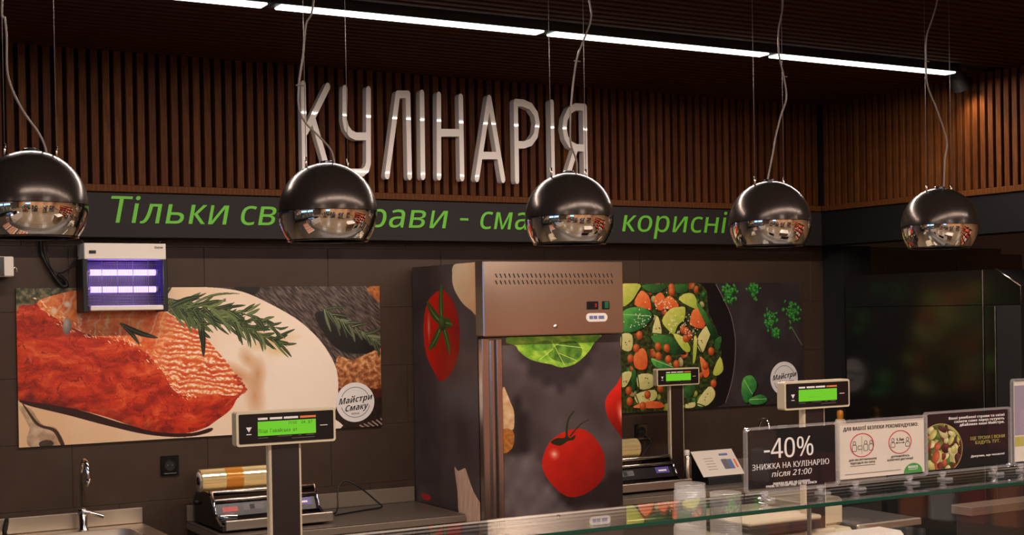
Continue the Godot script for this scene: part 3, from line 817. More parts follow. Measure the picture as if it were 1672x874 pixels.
func ceiling_lights() -> void:
	var says := ["short visible end of glowing linear light, leftmost of ceiling row", "glowing linear ceiling light above the letters К and У", "glowing linear ceiling light above the last sign letters", "glowing linear ceiling light nearest the right slatted wall"]
	for i in 4:
		var x := 0.565 + 1.0487 * i
		led(x, x + 1.004, 1.255, LED_ENERGY, says[i], "linear lights in the row by the sign wall")
	for i in 5:
		led(-0.3 + 1.05 * i, 0.7 + 1.05 * i, 3.8, ROW_ENERGY, "linear ceiling light over the customers' side of the counter", "linear lights over the customers")
	for i in 4:
		for j in 3:
			var o := thing("ceiling_panel", "square luminous panel in the shop hall ceiling", "light", Vector3(-5.0 + 3.6 * i, CEIL, 6.6 + 2.8 * j), "hall ceiling panels")
			put("frame", box(Vector3(0.64, 0.03, 0.64), 0.004, Vector3(0, -0.015, 0)), M["white plastic"], o)
			put("diffuser", box(Vector3(0.6, 0.006, 0.6), 0.002, Vector3(0, -0.031, 0)), M["LED diffuser"], o)
			area_light("lamp", Vector3(0, -0.038, 0), Vector2(0.58, 0.58), HALL_ENERGY, WARM, o)
	# the black spotlight at the head of the right slatted wall
	var s := thing("spotlight", "small black ceiling spotlight beside the end of the linear lights", "spotlight", Vector3(4.86, CEIL, 1.17))
	put("mount", lathe([Vector2(0.0, -0.02), Vector2(0.045, -0.02), Vector2(0.045, 0.0)], 20), M["matt black"], s)
	put("stem", tube([Vector3(0, -0.015, 0), Vector3(0, -0.05, 0)], 0.008), M["matt black"], s)
	var aim := Vector3(0.55, -1.0, -0.05).normalized()
	var xf := Transform3D(Basis(Quaternion(Vector3.UP, aim)), Vector3(0, -0.055, 0))
	put("body", lathe([Vector2(0.0, -0.05), Vector2(0.034, -0.05), Vector2(0.038, -0.04), Vector2(0.038, 0.045), Vector2(0.034, 0.045), Vector2(0.030, 0.03), Vector2(0.0, 0.03)], 24, false, xf), M["matt black"], s)
	put("lens", lathe([Vector2(0.0, 0.032), Vector2(0.029, 0.032), Vector2(0.029, 0.035), Vector2(0.0, 0.035)], 20, false, xf), M["LED diffuser"], s)
	var sp := SpotLight3D.new()
	sp.name = "lamp"
	sp.light_energy = 0.14
	sp.light_color = Color(1.0, 0.84, 0.64)
	sp.spot_angle = 52.0
	sp.spot_angle_attenuation = 0.9
	sp.spot_range = 12.0
	sp.light_size = 0.028
	sp.shadow_enabled = true
	s.add_child(sp)
	sp.position = xf * Vector3(0, 0.05, 0)
	sp.basis = Basis.looking_at(aim, Vector3.RIGHT)

func sign_wall() -> void:
	var pitch := 0.0447
	var y0 := 2.262
	var y1 := 2.786
	var slat := box(Vector3(0.028, y1 - y0, 0.048), 0.0015)
	# back panel
	var p := thing("slat_panel", "wide panel of vertical brown wooden slats behind the white letters", "wall panel", Vector3(0, 0, 0))
	put("backing_board", span(Vector3(-2.2, 2.236, 0.0), Vector3(4.975, CEIL - 0.001, 0.082)), M["black felt"], p)
	put("bottom_rail", span(Vector3(-2.2, 2.234, 0.082), Vector3(4.975, 2.262, 0.134), 0.002), M["wood2"], p)
	var x := 4.945
	while x > -0.6:
		put("slat", slat, M["wood%d" % (rng.randi() % 4)], p, Vector3(x, (y0 + y1) / 2, 0.106))
		x -= pitch
	# right panel, over the passage
	var q := thing("slat_panel", "panel of vertical wooden slats on the right, lit by a spotlight", "wall panel", Vector3.ZERO)
	put("backing_board", span(Vector3(5.014, 2.236, 0.0), Vector3(5.109, CEIL - 0.001, 3.4)), M["black felt"], q)
	put("bottom_rail", span(Vector3(4.975, 2.234, 0.136), Vector3(5.014, 2.262, 3.4), 0.002), M["wood2"], q)
	var slat2 := box(Vector3(0.034, y1 - y0, 0.028), 0.0015)
	var z := 0.165
	while z < 3.38:
		put("slat", slat2, M["wood%d" % (rng.randi() % 4)], q, Vector3(4.996, (y0 + y1) / 2, z))
		z += pitch
	# grey boards under the slats, the back one lettered
	var b := thing("sign_board", "long grey board with slanted green lettering under the slatted panel", "sign", Vector3.ZERO)
	put("board", span(Vector3(-2.2, 2.057, 0.0), Vector3(4.985, 2.231, 0.126), 0.002), M["fascia"], b)
	for wd in [["Тільки", 1.318, 1.795], ["свіжі", 1.852, 2.20], ["страви", 2.262, 2.792], ["смачні", 2.962, 3.43], ["та", 3.50, 3.675], ["корисні", 3.733, 4.345]]:
		words("lettering", wd[0], 0.103, wd[1], wd[2], 2.114, M["sign green"], b, 0.1265, "sans", 0.2, 0.0, 0.002)
	put("dash", span(Vector3(2.866, 2.150, 0.126), Vector3(2.908, 2.160, 0.1275)), M["sign green"], b)
	var b2 := thing("sign_board", "plain dark grey board under the slats on the right", "sign", Vector3.ZERO)
	put("board", span(Vector3(4.985, 2.057, 0.0), Vector3(5.109, 2.231, 3.4), 0.002), M["dark fascia"], b2)
	# the nine white letters: rounded strokes, drawn wide and then condensed
	var sets := [["К", ["K", "K_", "K__"]], ["У", ["U", "U_"]], ["Л", ["L"]], ["І", ["I"]], ["Н", ["H", "H_", "H__"]], ["А", ["A", "A_"]], ["Р", ["R", "Rb"]], ["І", ["i"]], ["Я", ["Y", "Yb", "Y_"]]]
	var where := ["first raised white sign letter, with two slanted arms", "second raised white sign letter, with a hooked tail", "third raised white sign letter, shaped like a tent", "fourth raised white sign letter, a plain upright bar left of the crossbarred one", "fifth raised white sign letter, two uprights with a crossbar", "sixth raised white sign letter, pointed at the top with low crossbar", "seventh raised white sign letter, with a round bowl on the right", "eighth raised white sign letter, an upright bar behind a pendant", "last raised white sign letter, bowl on the left, behind a pendant"]
	for i in sets.size():
		var st := new_st()
		var k := 0
		for s in sets[i][1]:
			var a: Array = STROKES[s]
			var line := PackedVector2Array()
			var squeeze := 0.66
			for j in range(0, a.size(), 2): line.append(Vector2((2000.0 + a[j]) / squeeze, 2000.0 + a[j + 1]))
			for poly in Geometry2D.offset_polyline(line, 16.5, Geometry2D.JOIN_ROUND, Geometry2D.END_ROUND):
				var o := PackedVector2Array()
				for v in poly: o.append(Vector2(v.x * squeeze, v.y) * 0.001)
				if Geometry2D.is_polygon_clockwise(o): continue
				add_prism(st, o, 0.131, 0.170 - 0.0004 * k)
			k += 1
		var l := put("sign_letter", done(st), M["letter white"])
		tag(l, where[i], "letter", "raised white letters of the sign")

func pendants() -> void:
	var R := 0.1226
	var cords := [
		[[0.034, 0.118], [0.029, 0.139], [0.016, 0.166], [-0.012, 0.206], [-0.035, 0.252], [-0.047, 0.299], [-0.047, 0.374], [-0.050, 0.415], [-0.055, 0.455]],
		[[0.020, 0.120], [0.011, 0.155], [-0.021, 0.189], [-0.056, 0.221], [-0.072, 0.257], [-0.071, 0.311], [-0.058, 0.387], [-0.049, 0.464], [-0.028, 0.526]],
		[[0.027, 0.119], [0.026, 0.158], [0.009, 0.203], [0.008, 0.262], [0.013, 0.321], [0.031, 0.432], [0.061, 0.502], [0.082, 0.555], [0.077, 0.605]],
		[[-0.008, 0.122], [0.015, 0.207], [0.026, 0.254], [0.048, 0.320], [0.071, 0.377], [0.062, 0.441], [0.045, 0.505], [0.044, 0.579], [0.062, 0.672]],
		[[0.021, 0.120], [0.029, 0.218], [0.038, 0.279], [-0.004, 0.377], [-0.045, 0.453], [-0.051, 0.532], [-0.047, 0.612], [-0.020, 0.673], [0.003, 0.735]]]
	var says := ["leftmost ball pendant lamp, cut by the picture's left edge", "black and chrome ball pendant hanging in front of the letters К and У", "middle ball pendant lamp, hanging in front of the letter Я", "black and chrome ball pendant hanging right of the green lettering", "rightmost ball pendant lamp, in front of the right slatted panel"]
	var shade_prof := []
	for k in 41:
		var a := PI / 2 * k / 40.0
		shade_prof.append(Vector2(R * cos(a), R * sin(a)))
	shade_prof[40] = Vector2(0, R)
	var low := []
	var cut := asin(0.585)
	for k in 17:
		var a := -cut + (cut - 0.012) * k / 16.0
		low.append(Vector2(R * 1.002 * cos(a), R * 1.002 * sin(a)))
	var inner := []
	for k in 24:
		var a := PI / 2 - (PI / 2 + cut) * k / 23.0
		inner.append(Vector2((R - 0.003) * cos(a), (R - 0.003) * sin(a)))
	var rim_r := R * cos(cut)
	var rim_y := -R * sin(cut)
	var shade := lathe(shade_prof, 112)
	var band := lathe(low, 112)
	var lining := lathe(inner, 48)
	var rim := lathe([Vector2(rim_r - 0.004, rim_y), Vector2(rim_r - 0.004, rim_y - 0.003), Vector2(rim_r + 0.001, rim_y - 0.003), Vector2(rim_r + 0.0015, rim_y + 0.001)], 64)
	var cap := lathe([Vector2(0.017, R - 0.004), Vector2(0.017, R + 0.003), Vector2(0.013, R + 0.005), Vector2(0.0, R + 0.005)], 20, false)
	var bulb := []
	for k in 15:
		var a := -PI / 2 + PI * k / 14.0
		bulb.append(Vector2(maxf(0.0, 0.03 * cos(a)), -0.005 + 0.03 * sin(a)))
	var bulb_mesh := lathe(bulb, 20)
	var socket := lathe([Vector2(0.018, 0.02), Vector2(0.018, 0.10), Vector2(0.0, 0.10)], 20, false)
	for i in 5:
		var o := thing("pendant_lamp", says[i], "pendant lamp", Vector3(0.617 + 0.7123 * i, 1.998, 2.35), "ball pendants over the counter")
		put("shade", shade, M["black metal shade"], o)
		put("chrome_band", band, M["chrome"], o)
		put("inner_shell", lining, M["matt black"], o)
		put("rim", rim, M["gloss black"], o)
		put("cap", cap, M["gloss black"], o)
		put("lamp_holder", socket, M["matt black"], o)
		put("bulb", bulb_mesh, M["white plastic"], o)
		for s in [-1.0, 1.0]:
			var top := sqrt(R * R - 0.056 * 0.056)
			put("wire_grip", tube([Vector3(0.056 * s, top - 0.004, 0), Vector3(0.056 * s, top + 0.026, 0)], 0.0028), M["steel"], o)
			put("suspension_wire", tube([Vector3(0.056 * s, top + 0.02, 0), Vector3(0.056 * s, CEIL - 1.998, 0)], 0.0008, 6), M["wire"], o)
		var pts := []
		for q in cords[i]: pts.append(Vector3(q[0], q[1], 0.0))
		var last: Vector3 = pts[-1]
		pts.append(Vector3(last.x * 0.5, CEIL - 1.998, 0.0))
		put("power_cord", tube(curve(pts), 0.0027, 8), M["cord"], o)
		if i in [1, 2, 3, 4]:
			var t: Vector3 = pts[5]
			put("cord_tie", tube([t + Vector3(-0.008, 0, 0.002), t + Vector3(0.012, 0, 0.002)], 0.002, 6), M["cord"], o)
		put("ceiling_rose", lathe([Vector2(0.0, CEIL - 2.023), Vector2(0.07, CEIL - 2.023), Vector2(0.075, CEIL - 2.018), Vector2(0.075, CEIL - 1.998)], 28, false), M["gloss black"], o)

func badge(parent: Node, at: Vector3, rx: float, ry: float) -> void:       # the round maker's mark printed on the posters
	var o := put("badge", prism(disc(1.0, 48), 0.0, 0.0015), M["white ink"], parent)
	o.transform = Transform3D(Basis.from_scale(Vector3(rx, ry, 1)), at)
	for arc in [[0.35, 2.75], [3.45, 6.05]]:
		var line := PackedVector2Array()
		for k in 25:
			var a := lerpf(arc[0], arc[1], k / 24.0)
			line.append(Vector2(cos(a), sin(a)) * 0.76)
		var poly: PackedVector2Array = Geometry2D.offset_polyline(line, 0.012, Geometry2D.JOIN_ROUND, Geometry2D.END_BUTT)[0]
		put("ring", prism(poly, 0.0015, 0.0020), M["ink"], o)
	words("lettering", "Майстри", 0.30, -0.86, 0.86, -0.10, M["ink"], o, 0.0018, "sans bold", 0.4, 0.12, 0.0005)
	words("lettering", "Смаку", 0.30, -0.56, 0.62, -0.46, M["ink"], o, 0.0018, "sans bold", 0.4, 0.10, 0.0005)
	words("lettering", "NOVUS", 0.09, 0.0, 0.0, -0.62, M["grey ink"], o, 0.0018, "sans bold", 0.0, 0.0, 0.0005)

func poster(label: String, x0: float, x1: float, y0: float, y1: float, m: Material) -> Node3D:
	var o := thing("wall_poster", label, "poster", Vector3(x0, y0, 0.0), "food posters on the tiled wall")
	put("panel", span(Vector3(0, 0, 0.0004), Vector3(x1 - x0, y1 - y0, 0.0095), 0.001), M["matt black"], o)
	put("print", sheet(x1 - x0, y1 - y0), m, o, Vector3(0, 0, 0.0100))
	return o

func wall_things() -> void:
	var a := poster("wide poster of a grilled salmon fillet and rosemary on a plate", 0.996, 2.523, 1.249, 1.863, salmon_print())
	badge(a, Vector3(0.918 * 1.527, (1 - 0.821) * 0.614, 0.0102), 0.090, 0.086)
	var b := poster("poster of a vegetable salad bowl with parsley, right of the fridge", 3.45, 4.945, 1.239, 1.869, salad_print())
	badge(b, Vector3(0.913 * 1.495, (1 - 0.793) * 0.63, 0.0102), 0.092, 0.088)
	# electric insect killer
	var k := thing("insect_killer", "wall-mounted insect killer with two glowing violet tubes above the salmon poster", "insect killer", Vector3(1.388, 1.771, 0.012))
	var w := 0.318
	put("top_cover", box(Vector3(w, 0.063, 0.118), 0.003, Vector3(0, 0.231, 0.059)), M["white plastic"], k)
	put("switch", box(Vector3(0.026, 0.012, 0.004), 0.001, Vector3(-0.128, 0.228, 0.1195)), M["panel black"], k)
	words("lettering", "Oxone", 0.009, 0.113, 0.146, 0.243, M["ink"], k, 0.1185, "sans bold")
	for s in [-1.0, 1.0]:
		put("side_cheek", box(Vector3(0.022, 0.208, 0.112), 0.003, Vector3(s * (w / 2 - 0.004), 0.098, 0.056)), M["matt black"], k)
		put("hanging_eye", tube([Vector3(s * 0.15, 0.26, 0.06), Vector3(s * 0.15, 0.272, 0.06), Vector3(s * 0.158, 0.277, 0.06)], 0.0015, 6), M["wire"], k)
	put("back_plate", box(Vector3(w - 0.02, 0.19, 0.006), 0.001, Vector3(0, 0.10, 0.006)), M["dark steel"], k)
	put("drip_tray", box(Vector3(w - 0.034, 0.020, 0.112), 0.003, Vector3(0.004, 0.010, 0.060)), M["white plastic"], k)
	for y in [0.150, 0.083]:
		var t := put("tube", tube([Vector3(-0.128, y, 0.066), Vector3(0.128, y, 0.066)], 0.0120, 16), M["ultraviolet tube"], k)
		for s in [-1.0, 1.0]: put("tube_cap", tube([Vector3(s * 0.128, y, 0.066), Vector3(s * 0.142, y, 0.066)], 0.0125, 12), M["wire"], t)
		for x in [-0.08, 0.0, 0.08]:
			var l := OmniLight3D.new()
			l.name = "lamp"
			l.light_energy = 0.014
			l.light_color = Color8(92, 56, 255)
			l.light_size = 0.008
			l.omni_range = 12.0
			l.shadow_enabled = true
			k.add_child(l, true)
			l.position = Vector3(x, y, 0.066)
	var st := new_st(true)
	for i in 44:
		var x := -0.14 + 0.28 * i / 43.0
		add_tube(st, [Vector3(x, 0.030, 0.088), Vector3(x, 0.185, 0.088)], 0.0006, 4)
	put("charged_grid", done(st), M["wire"], k)
	st = new_st(true)
	for x in [-0.148, -0.092, -0.032, 0.028, 0.088, 0.148]: add_tube(st, [Vector3(x, 0.02, 0.112), Vector3(x, 0.20, 0.112)], 0.0012, 6)
	for y in [0.026, 0.034, 0.046, 0.058, 0.180, 0.188, 0.196]: add_tube(st, [Vector3(-0.15, y, 0.114), Vector3(0.15, y, 0.114)], 0.0010, 6)
	put("guard", done(st), M["wire"], k)
	# things left of it
	var d := thing("wall_terminal", "white-edged wall device cut by the left picture edge", "terminal", Vector3(0.86, 1.905, 0.0))
	put("casing", box(Vector3(0.16, 0.076, 0.10), 0.004, Vector3(0.034, 0.038, 0.052)), M["white plastic"], d)
	put("screen", box(Vector3(0.128, 0.072, 0.004), 0.001, Vector3(0.015, 0.038, 0.103)), M["gloss black"], d)
	put("bracket", tube([Vector3(0.11, 0.03, 0.05), Vector3(0.128, 0.036, 0.05), Vector3(0.136, 0.030, 0.05), Vector3(0.134, 0.02, 0.05)], 0.003, 8), M["chrome"], d)
	var c1 := put("cable_bundle", tube(curve([Vector3(1.09, 2.05, 0.02), Vector3(1.095, 1.99, 0.02), Vector3(1.13, 1.92, 0.022), Vector3(1.165, 1.873, 0.022), Vector3(1.185, 1.872, 0.022), Vector3(1.178, 1.892, 0.022), Vector3(1.150, 1.915, 0.03)]), 0.007, 8), M["black rubber"])
	tag(c1, "thick bundle of black cable hanging left of the insect killer", "cable")
	var lead := []
	for v in curve([Vector3(1.235, 1.99, 0.03), Vector3(1.205, 1.955, 0.02), Vector3(1.19, 1.935, 0.02), Vector3(1.155, 1.922, 0.034), Vector3(1.12, 1.95, 0.034), Vector3(1.105, 2.05, 0.034)]): lead.append(v - k.position)
	put("power_lead", tube(lead, 0.003, 8), M["black rubber"], k)
	for i in 2:
		var s := thing("wall_socket", ["square black wall socket under the salmon poster", "square black wall socket between the fridge and scale"][i], "socket", [Vector3(1.581, 1.139, 0.0), Vector3(3.909, 1.141, 0.0)][i], "black sockets")
		put("plate", box(Vector3(0.074, 0.080, 0.009), 0.002, Vector3(0, 0, 0.0046)), M["gloss black"], s)
		put("well", lathe([Vector2(0.0, 0.0), Vector2(0.019, 0.0), Vector2(0.021, 0.003), Vector2(0.023, 0.003), Vector2(0.023, 0.0)], 24, false, Transform3D(Basis(Vector3.RIGHT, PI / 2), Vector3(0, 0.002, 0.0092))), M["matt black"], s)
		put("pin_hole", box(Vector3(0.004, 0.004, 0.001), 0.0, Vector3(-0.009, 0.002, 0.0097)), M["grey ink"], s)
		put("pin_hole", box(Vector3(0.004, 0.004, 0.001), 0.0, Vector3(0.009, 0.002, 0.0097)), M["grey ink"], s)
		put("lower_bar", box(Vector3(0.050, 0.003, 0.002), 0.0, Vector3(0, -0.031, 0.0096)), M["grey ink"], s)

func back_counter() -> void:
	# steel sink unit
	var s := thing("sink_unit", "stainless steel sink unit standing under the salmon poster", "sink", Vector3(0.90, 0, 0))
	var w := 0.565
	struct("trim_4", box(Vector3(w, 0.062, 0.016), 0.003, Vector3(0.90 + w / 2, 0.950, 0.0125)), M["worn steel"], "steel upstand along the wall behind the sink")
	# deck with an open bowl
	var bx0 := 0.10
	var bx1 := 0.475
	var bz0 := 0.135
	var bz1 := 0.47
	var st := new_st()
	add_box(st, Vector3(w / 2, 0.908, bz0 / 2 + 0.002), Vector3(w, 0.02, bz0 - 0.004), 0.002)
	add_box(st, Vector3(w / 2, 0.908, (bz1 + 0.56) / 2), Vector3(w, 0.02, 0.56 - bz1), 0.002)
	add_box(st, Vector3(bx0 / 2, 0.908, (bz0 + bz1) / 2), Vector3(bx0, 0.02, bz1 - bz0), 0.002)
	add_box(st, Vector3((bx1 + w) / 2, 0.908, (bz0 + bz1) / 2), Vector3(w - bx1, 0.02, bz1 - bz0), 0.002)
	put("deck", done(st), M["worn steel"], s)
	var o := round_rect(bx1 - bx0, bz1 - bz0, 0.06, Vector2((bx0 + bx1) / 2, -(bz0 + bz1) / 2), 6)
	var inn := round_rect(bx1 - bx0 - 0.03, bz1 - bz0 - 0.03, 0.05, Vector2((bx0 + bx1) / 2, -(bz0 + bz1) / 2), 6)
	st = new_st(true)
	for i in o.size():
		var j := (i + 1) % o.size()
		quad(st, Vector3(o[j].x, 0.922, -o[j].y), Vector3(o[i].x, 0.922, -o[i].y), Vector3(inn[i].x, 0.76, -inn[i].y), Vector3(inn[j].x, 0.76, -inn[j].y))
		tri(st, Vector3(inn[j].x, 0.76, -inn[j].y), Vector3(inn[i].x, 0.76, -inn[i].y), Vector3((bx0 + bx1) / 2, 0.755, (bz0 + bz1) / 2))
	put("bowl", done(st), M["worn steel"], s)
	var rim := new_st()
	var big := round_rect(bx1 - bx0 + 0.012, bz1 - bz0 + 0.012, 0.064, Vector2((bx0 + bx1) / 2, -(bz0 + bz1) / 2), 6)
	add_frame(rim, big, o, 0.0, 0.005)
	var ring := put("bowl_rim", done(rim), M["steel"], s)
	ring.transform = Transform3D(Basis(Vector3.RIGHT, -PI / 2), Vector3(0, 0.918, 0))
	put("cupboard", span(Vector3(0, 0.08, 0.01), Vector3(w, 0.74, 0.55), 0.003), M["cabinet front"], s)
	for lx in [0.03, w - 0.03]:
		for lz in [0.04, 0.52]: put("leg", span(Vector3(lx - 0.015, 0, lz - 0.015), Vector3(lx + 0.015, 0.10, lz + 0.015)), M["dark steel"], s)
	put("side_frame", span(Vector3(0, 0.70, 0.01), Vector3(0.02, 0.90, 0.55)), M["dark steel"], s)
	put("side_frame", span(Vector3(w - 0.02, 0.70, 0.01), Vector3(w, 0.90, 0.55)), M["dark steel"], s)
	# mixer tap
	tap(Vector3(1.215, 0.918, 0.085), "tall chrome swan-neck mixer tap behind the sink bowl")
	tap(Vector3(4.535, TOP, 0.14), "chrome swan-neck tap mostly hidden behind the discount sign")
	var soap := thing("soap_bottle", "cream pump bottle half hidden behind the white table sign", "bottle", Vector3(4.93, TOP, 0.30))
	put("body", lathe([Vector2(0.0, 0.0), Vector2(0.030, 0.0), Vector2(0.032, 0.004), Vector2(0.032, 0.24), Vector2(0.022, 0.262), Vector2(0.0, 0.262)], 24), M["cream plastic"], soap)
	put("cap", lathe([Vector2(0.016, 0.262), Vector2(0.018, 0.290), Vector2(0.014, 0.306), Vector2(0.0, 0.310)], 20), M["film tape"], soap)
	var hose := put("black_hose", tube(curve([Vector3(0.93, 0.93, 0.05), Vector3(0.935, 0.975, 0.07), Vector3(0.925, 0.985, 0.12), Vector3(0.905, 0.95, 0.20), Vector3(0.925, 0.925, 0.26)]), 0.008, 10), M["black rubber"])
	tag(hose, "black rubber hose looped at the left edge of the sink", "hose")
	# work counters left and right of the fridge
	for i in 2:
		var x0: float = [1.645, 3.40][i]
		var x1: float = [2.672, 5.045][i]
		var c := thing("work_counter", ["dark worktop counter carrying the film wrapper, left of the fridge", "dark worktop counter between the fridge and the black cabinet"][i], "counter", Vector3(x0, 0, 0), "back work counters")
		put("worktop", span(Vector3(0, TOP - 0.004, 0.004), Vector3(x1 - x0, TOP, 0.498)), M["worktop"], c)
		put("worktop_core", span(Vector3(0, TOP - 0.032, 0.004), Vector3(x1 - x0, TOP - 0.004, 0.500), 0.002), M["worktop edge"], c)
		struct("trim_%d" % (2 + i), span(Vector3(x0, TOP + 0.0005, 0.004), Vector3(x1, TOP + 0.066, 0.02), 0.002), M["worktop edge"], ["upstand along the wall behind the left worktop", "upstand along the wall behind the right worktop"][i])
		put("cabinet", span(Vector3(0.005, 0.10, 0.004), Vector3(x1 - x0 - 0.005, TOP - 0.032, 0.46), 0.002), M["cabinet front"], c)
		var doors := 3
		for j in doors:
			var d0 := 0.008 + (x1 - x0 - 0.016) * j / doors
			var d1 := 0.008 + (x1 - x0 - 0.016) * (j + 1) / doors
			var dr := put("door", span(Vector3(d0 + 0.003, 0.12, 0.46), Vector3(d1 - 0.003, 0.84, 0.478), 0.002), M["cabinet front"], c)
			put("handle", tube([Vector3(d0 + 0.08, 0.80, 0.49), Vector3(d1 - 0.08, 0.80, 0.49)], 0.005), M["steel"], dr)
		put("plinth", span(Vector3(0.01, 0, 0.02), Vector3(x1 - x0 - 0.01, 0.10, 0.42)), M["matt black"], c)
	for i in 2:
		wrapper(Vector3([1.655, 3.438][i], TOP, 0), i)
	pole_display(Vector3(3.975, TOP, 0.10), 0.552)
	# tilted card
	var cd := thing("price_card", "white sheet with blue print leaning on a wedge beside the scale", "card", Vector3(4.145, TOP, 0.30))
	var tilt := Transform3D(Basis(Vector3.RIGHT, -atan2(0.10, 0.113)), Vector3(0, 0.094, 0.0))
	put("sheet", box(Vector3(0.246, 0.150, 0.003)), M["paper"], cd).transform = tilt
	put("wedge", prism(PackedVector2Array([Vector2(-0.075, 0.0), Vector2(0.06, 0.0), Vector2(0.054, 0.030), Vector2(-0.052, 0.148), Vector2(-0.075, 0.148)]), -0.10, 0.10, Transform3D(Basis(Vector3(0, 0, 1), Vector3(0, 1, 0), Vector3(-1, 0, 0)), Vector3.ZERO)), M["matt black"], cd)
	for q in [[0.055, 0.045, 0.052, 0.012, "blue ink"], [0.056, -0.012, 0.062, 0.056, "blue ink"], [0.044, -0.010, 0.030, 0.056, "grey ink"], [0.104, -0.01, 0.012, 0.05, "orange ink"]]:
		put("print", box(Vector3(q[2], q[3], 0.0006)), M[q[4]], cd).transform = tilt * Transform3D(Basis.IDENTITY, Vector3(q[0], q[1], 0.0018 if q[4] != "grey ink" else 0.0022))
	for i in 5: put("text_line", box(Vector3(0.055, 0.0022, 0.0006)), M["grey ink"], cd).transform = tilt * Transform3D(Basis.IDENTITY, Vector3(-0.045, 0.028 - 0.016 * i, 0.0018))
	var can := thing("steel_flask", "slim steel flask with cap standing behind the wrapper on the right", "flask", Vector3(3.938, TOP, 0.335))
	put("body", lathe([Vector2(0.0, 0.0), Vector2(0.017, 0.0), Vector2(0.0175, 0.003), Vector2(0.0175, 0.135), Vector2(0.012, 0.148), Vector2(0.0, 0.148)], 24), M["steel"], can)
	put("cap", lathe([Vector2(0.012, 0.148), Vector2(0.0125, 0.168), Vector2(0.009, 0.172), Vector2(0.0, 0.172)], 20), M["white plastic"], can)

func tap(at: Vector3, label: String) -> void:
	var f := thing("mixer_tap", label, "tap", at, "swan-neck taps")
	put("body", lathe([Vector2(0.0, 0.0), Vector2(0.022, 0.0), Vector2(0.022, 0.006), Vector2(0.0165, 0.010), Vector2(0.0165, 0.080), Vector2(0.013, 0.088), Vector2(0.0, 0.088)], 24), M["polished steel"], f)
	put("spout", tube(curve([Vector3(0, 0.085, 0), Vector3(-0.003, 0.16, 0), Vector3(-0.003, 0.225, 0.004), Vector3(-0.002, 0.262, 0.016), Vector3(0, 0.276, 0.038), Vector3(0.004, 0.266, 0.060), Vector3(0.006, 0.235, 0.070), Vector3(0.006, 0.205, 0.072)], 8), 0.0085, 14), M["polished steel"], f)
	put("aerator", tube([Vector3(0.006, 0.208, 0.072), Vector3(0.0062, 0.180, 0.0722)], 0.0105, 14), M["polished steel"], f)
	var lever := new_st(true)
	add_tube(lever, [Vector3(-0.018, 0.078, 0.0), Vector3(0.02, 0.070, 0.012), Vector3(0.072, 0.052, 0.035)], 0.0125, 12, 0.0075)
	put("lever", done(lever), M["polished steel"], f)

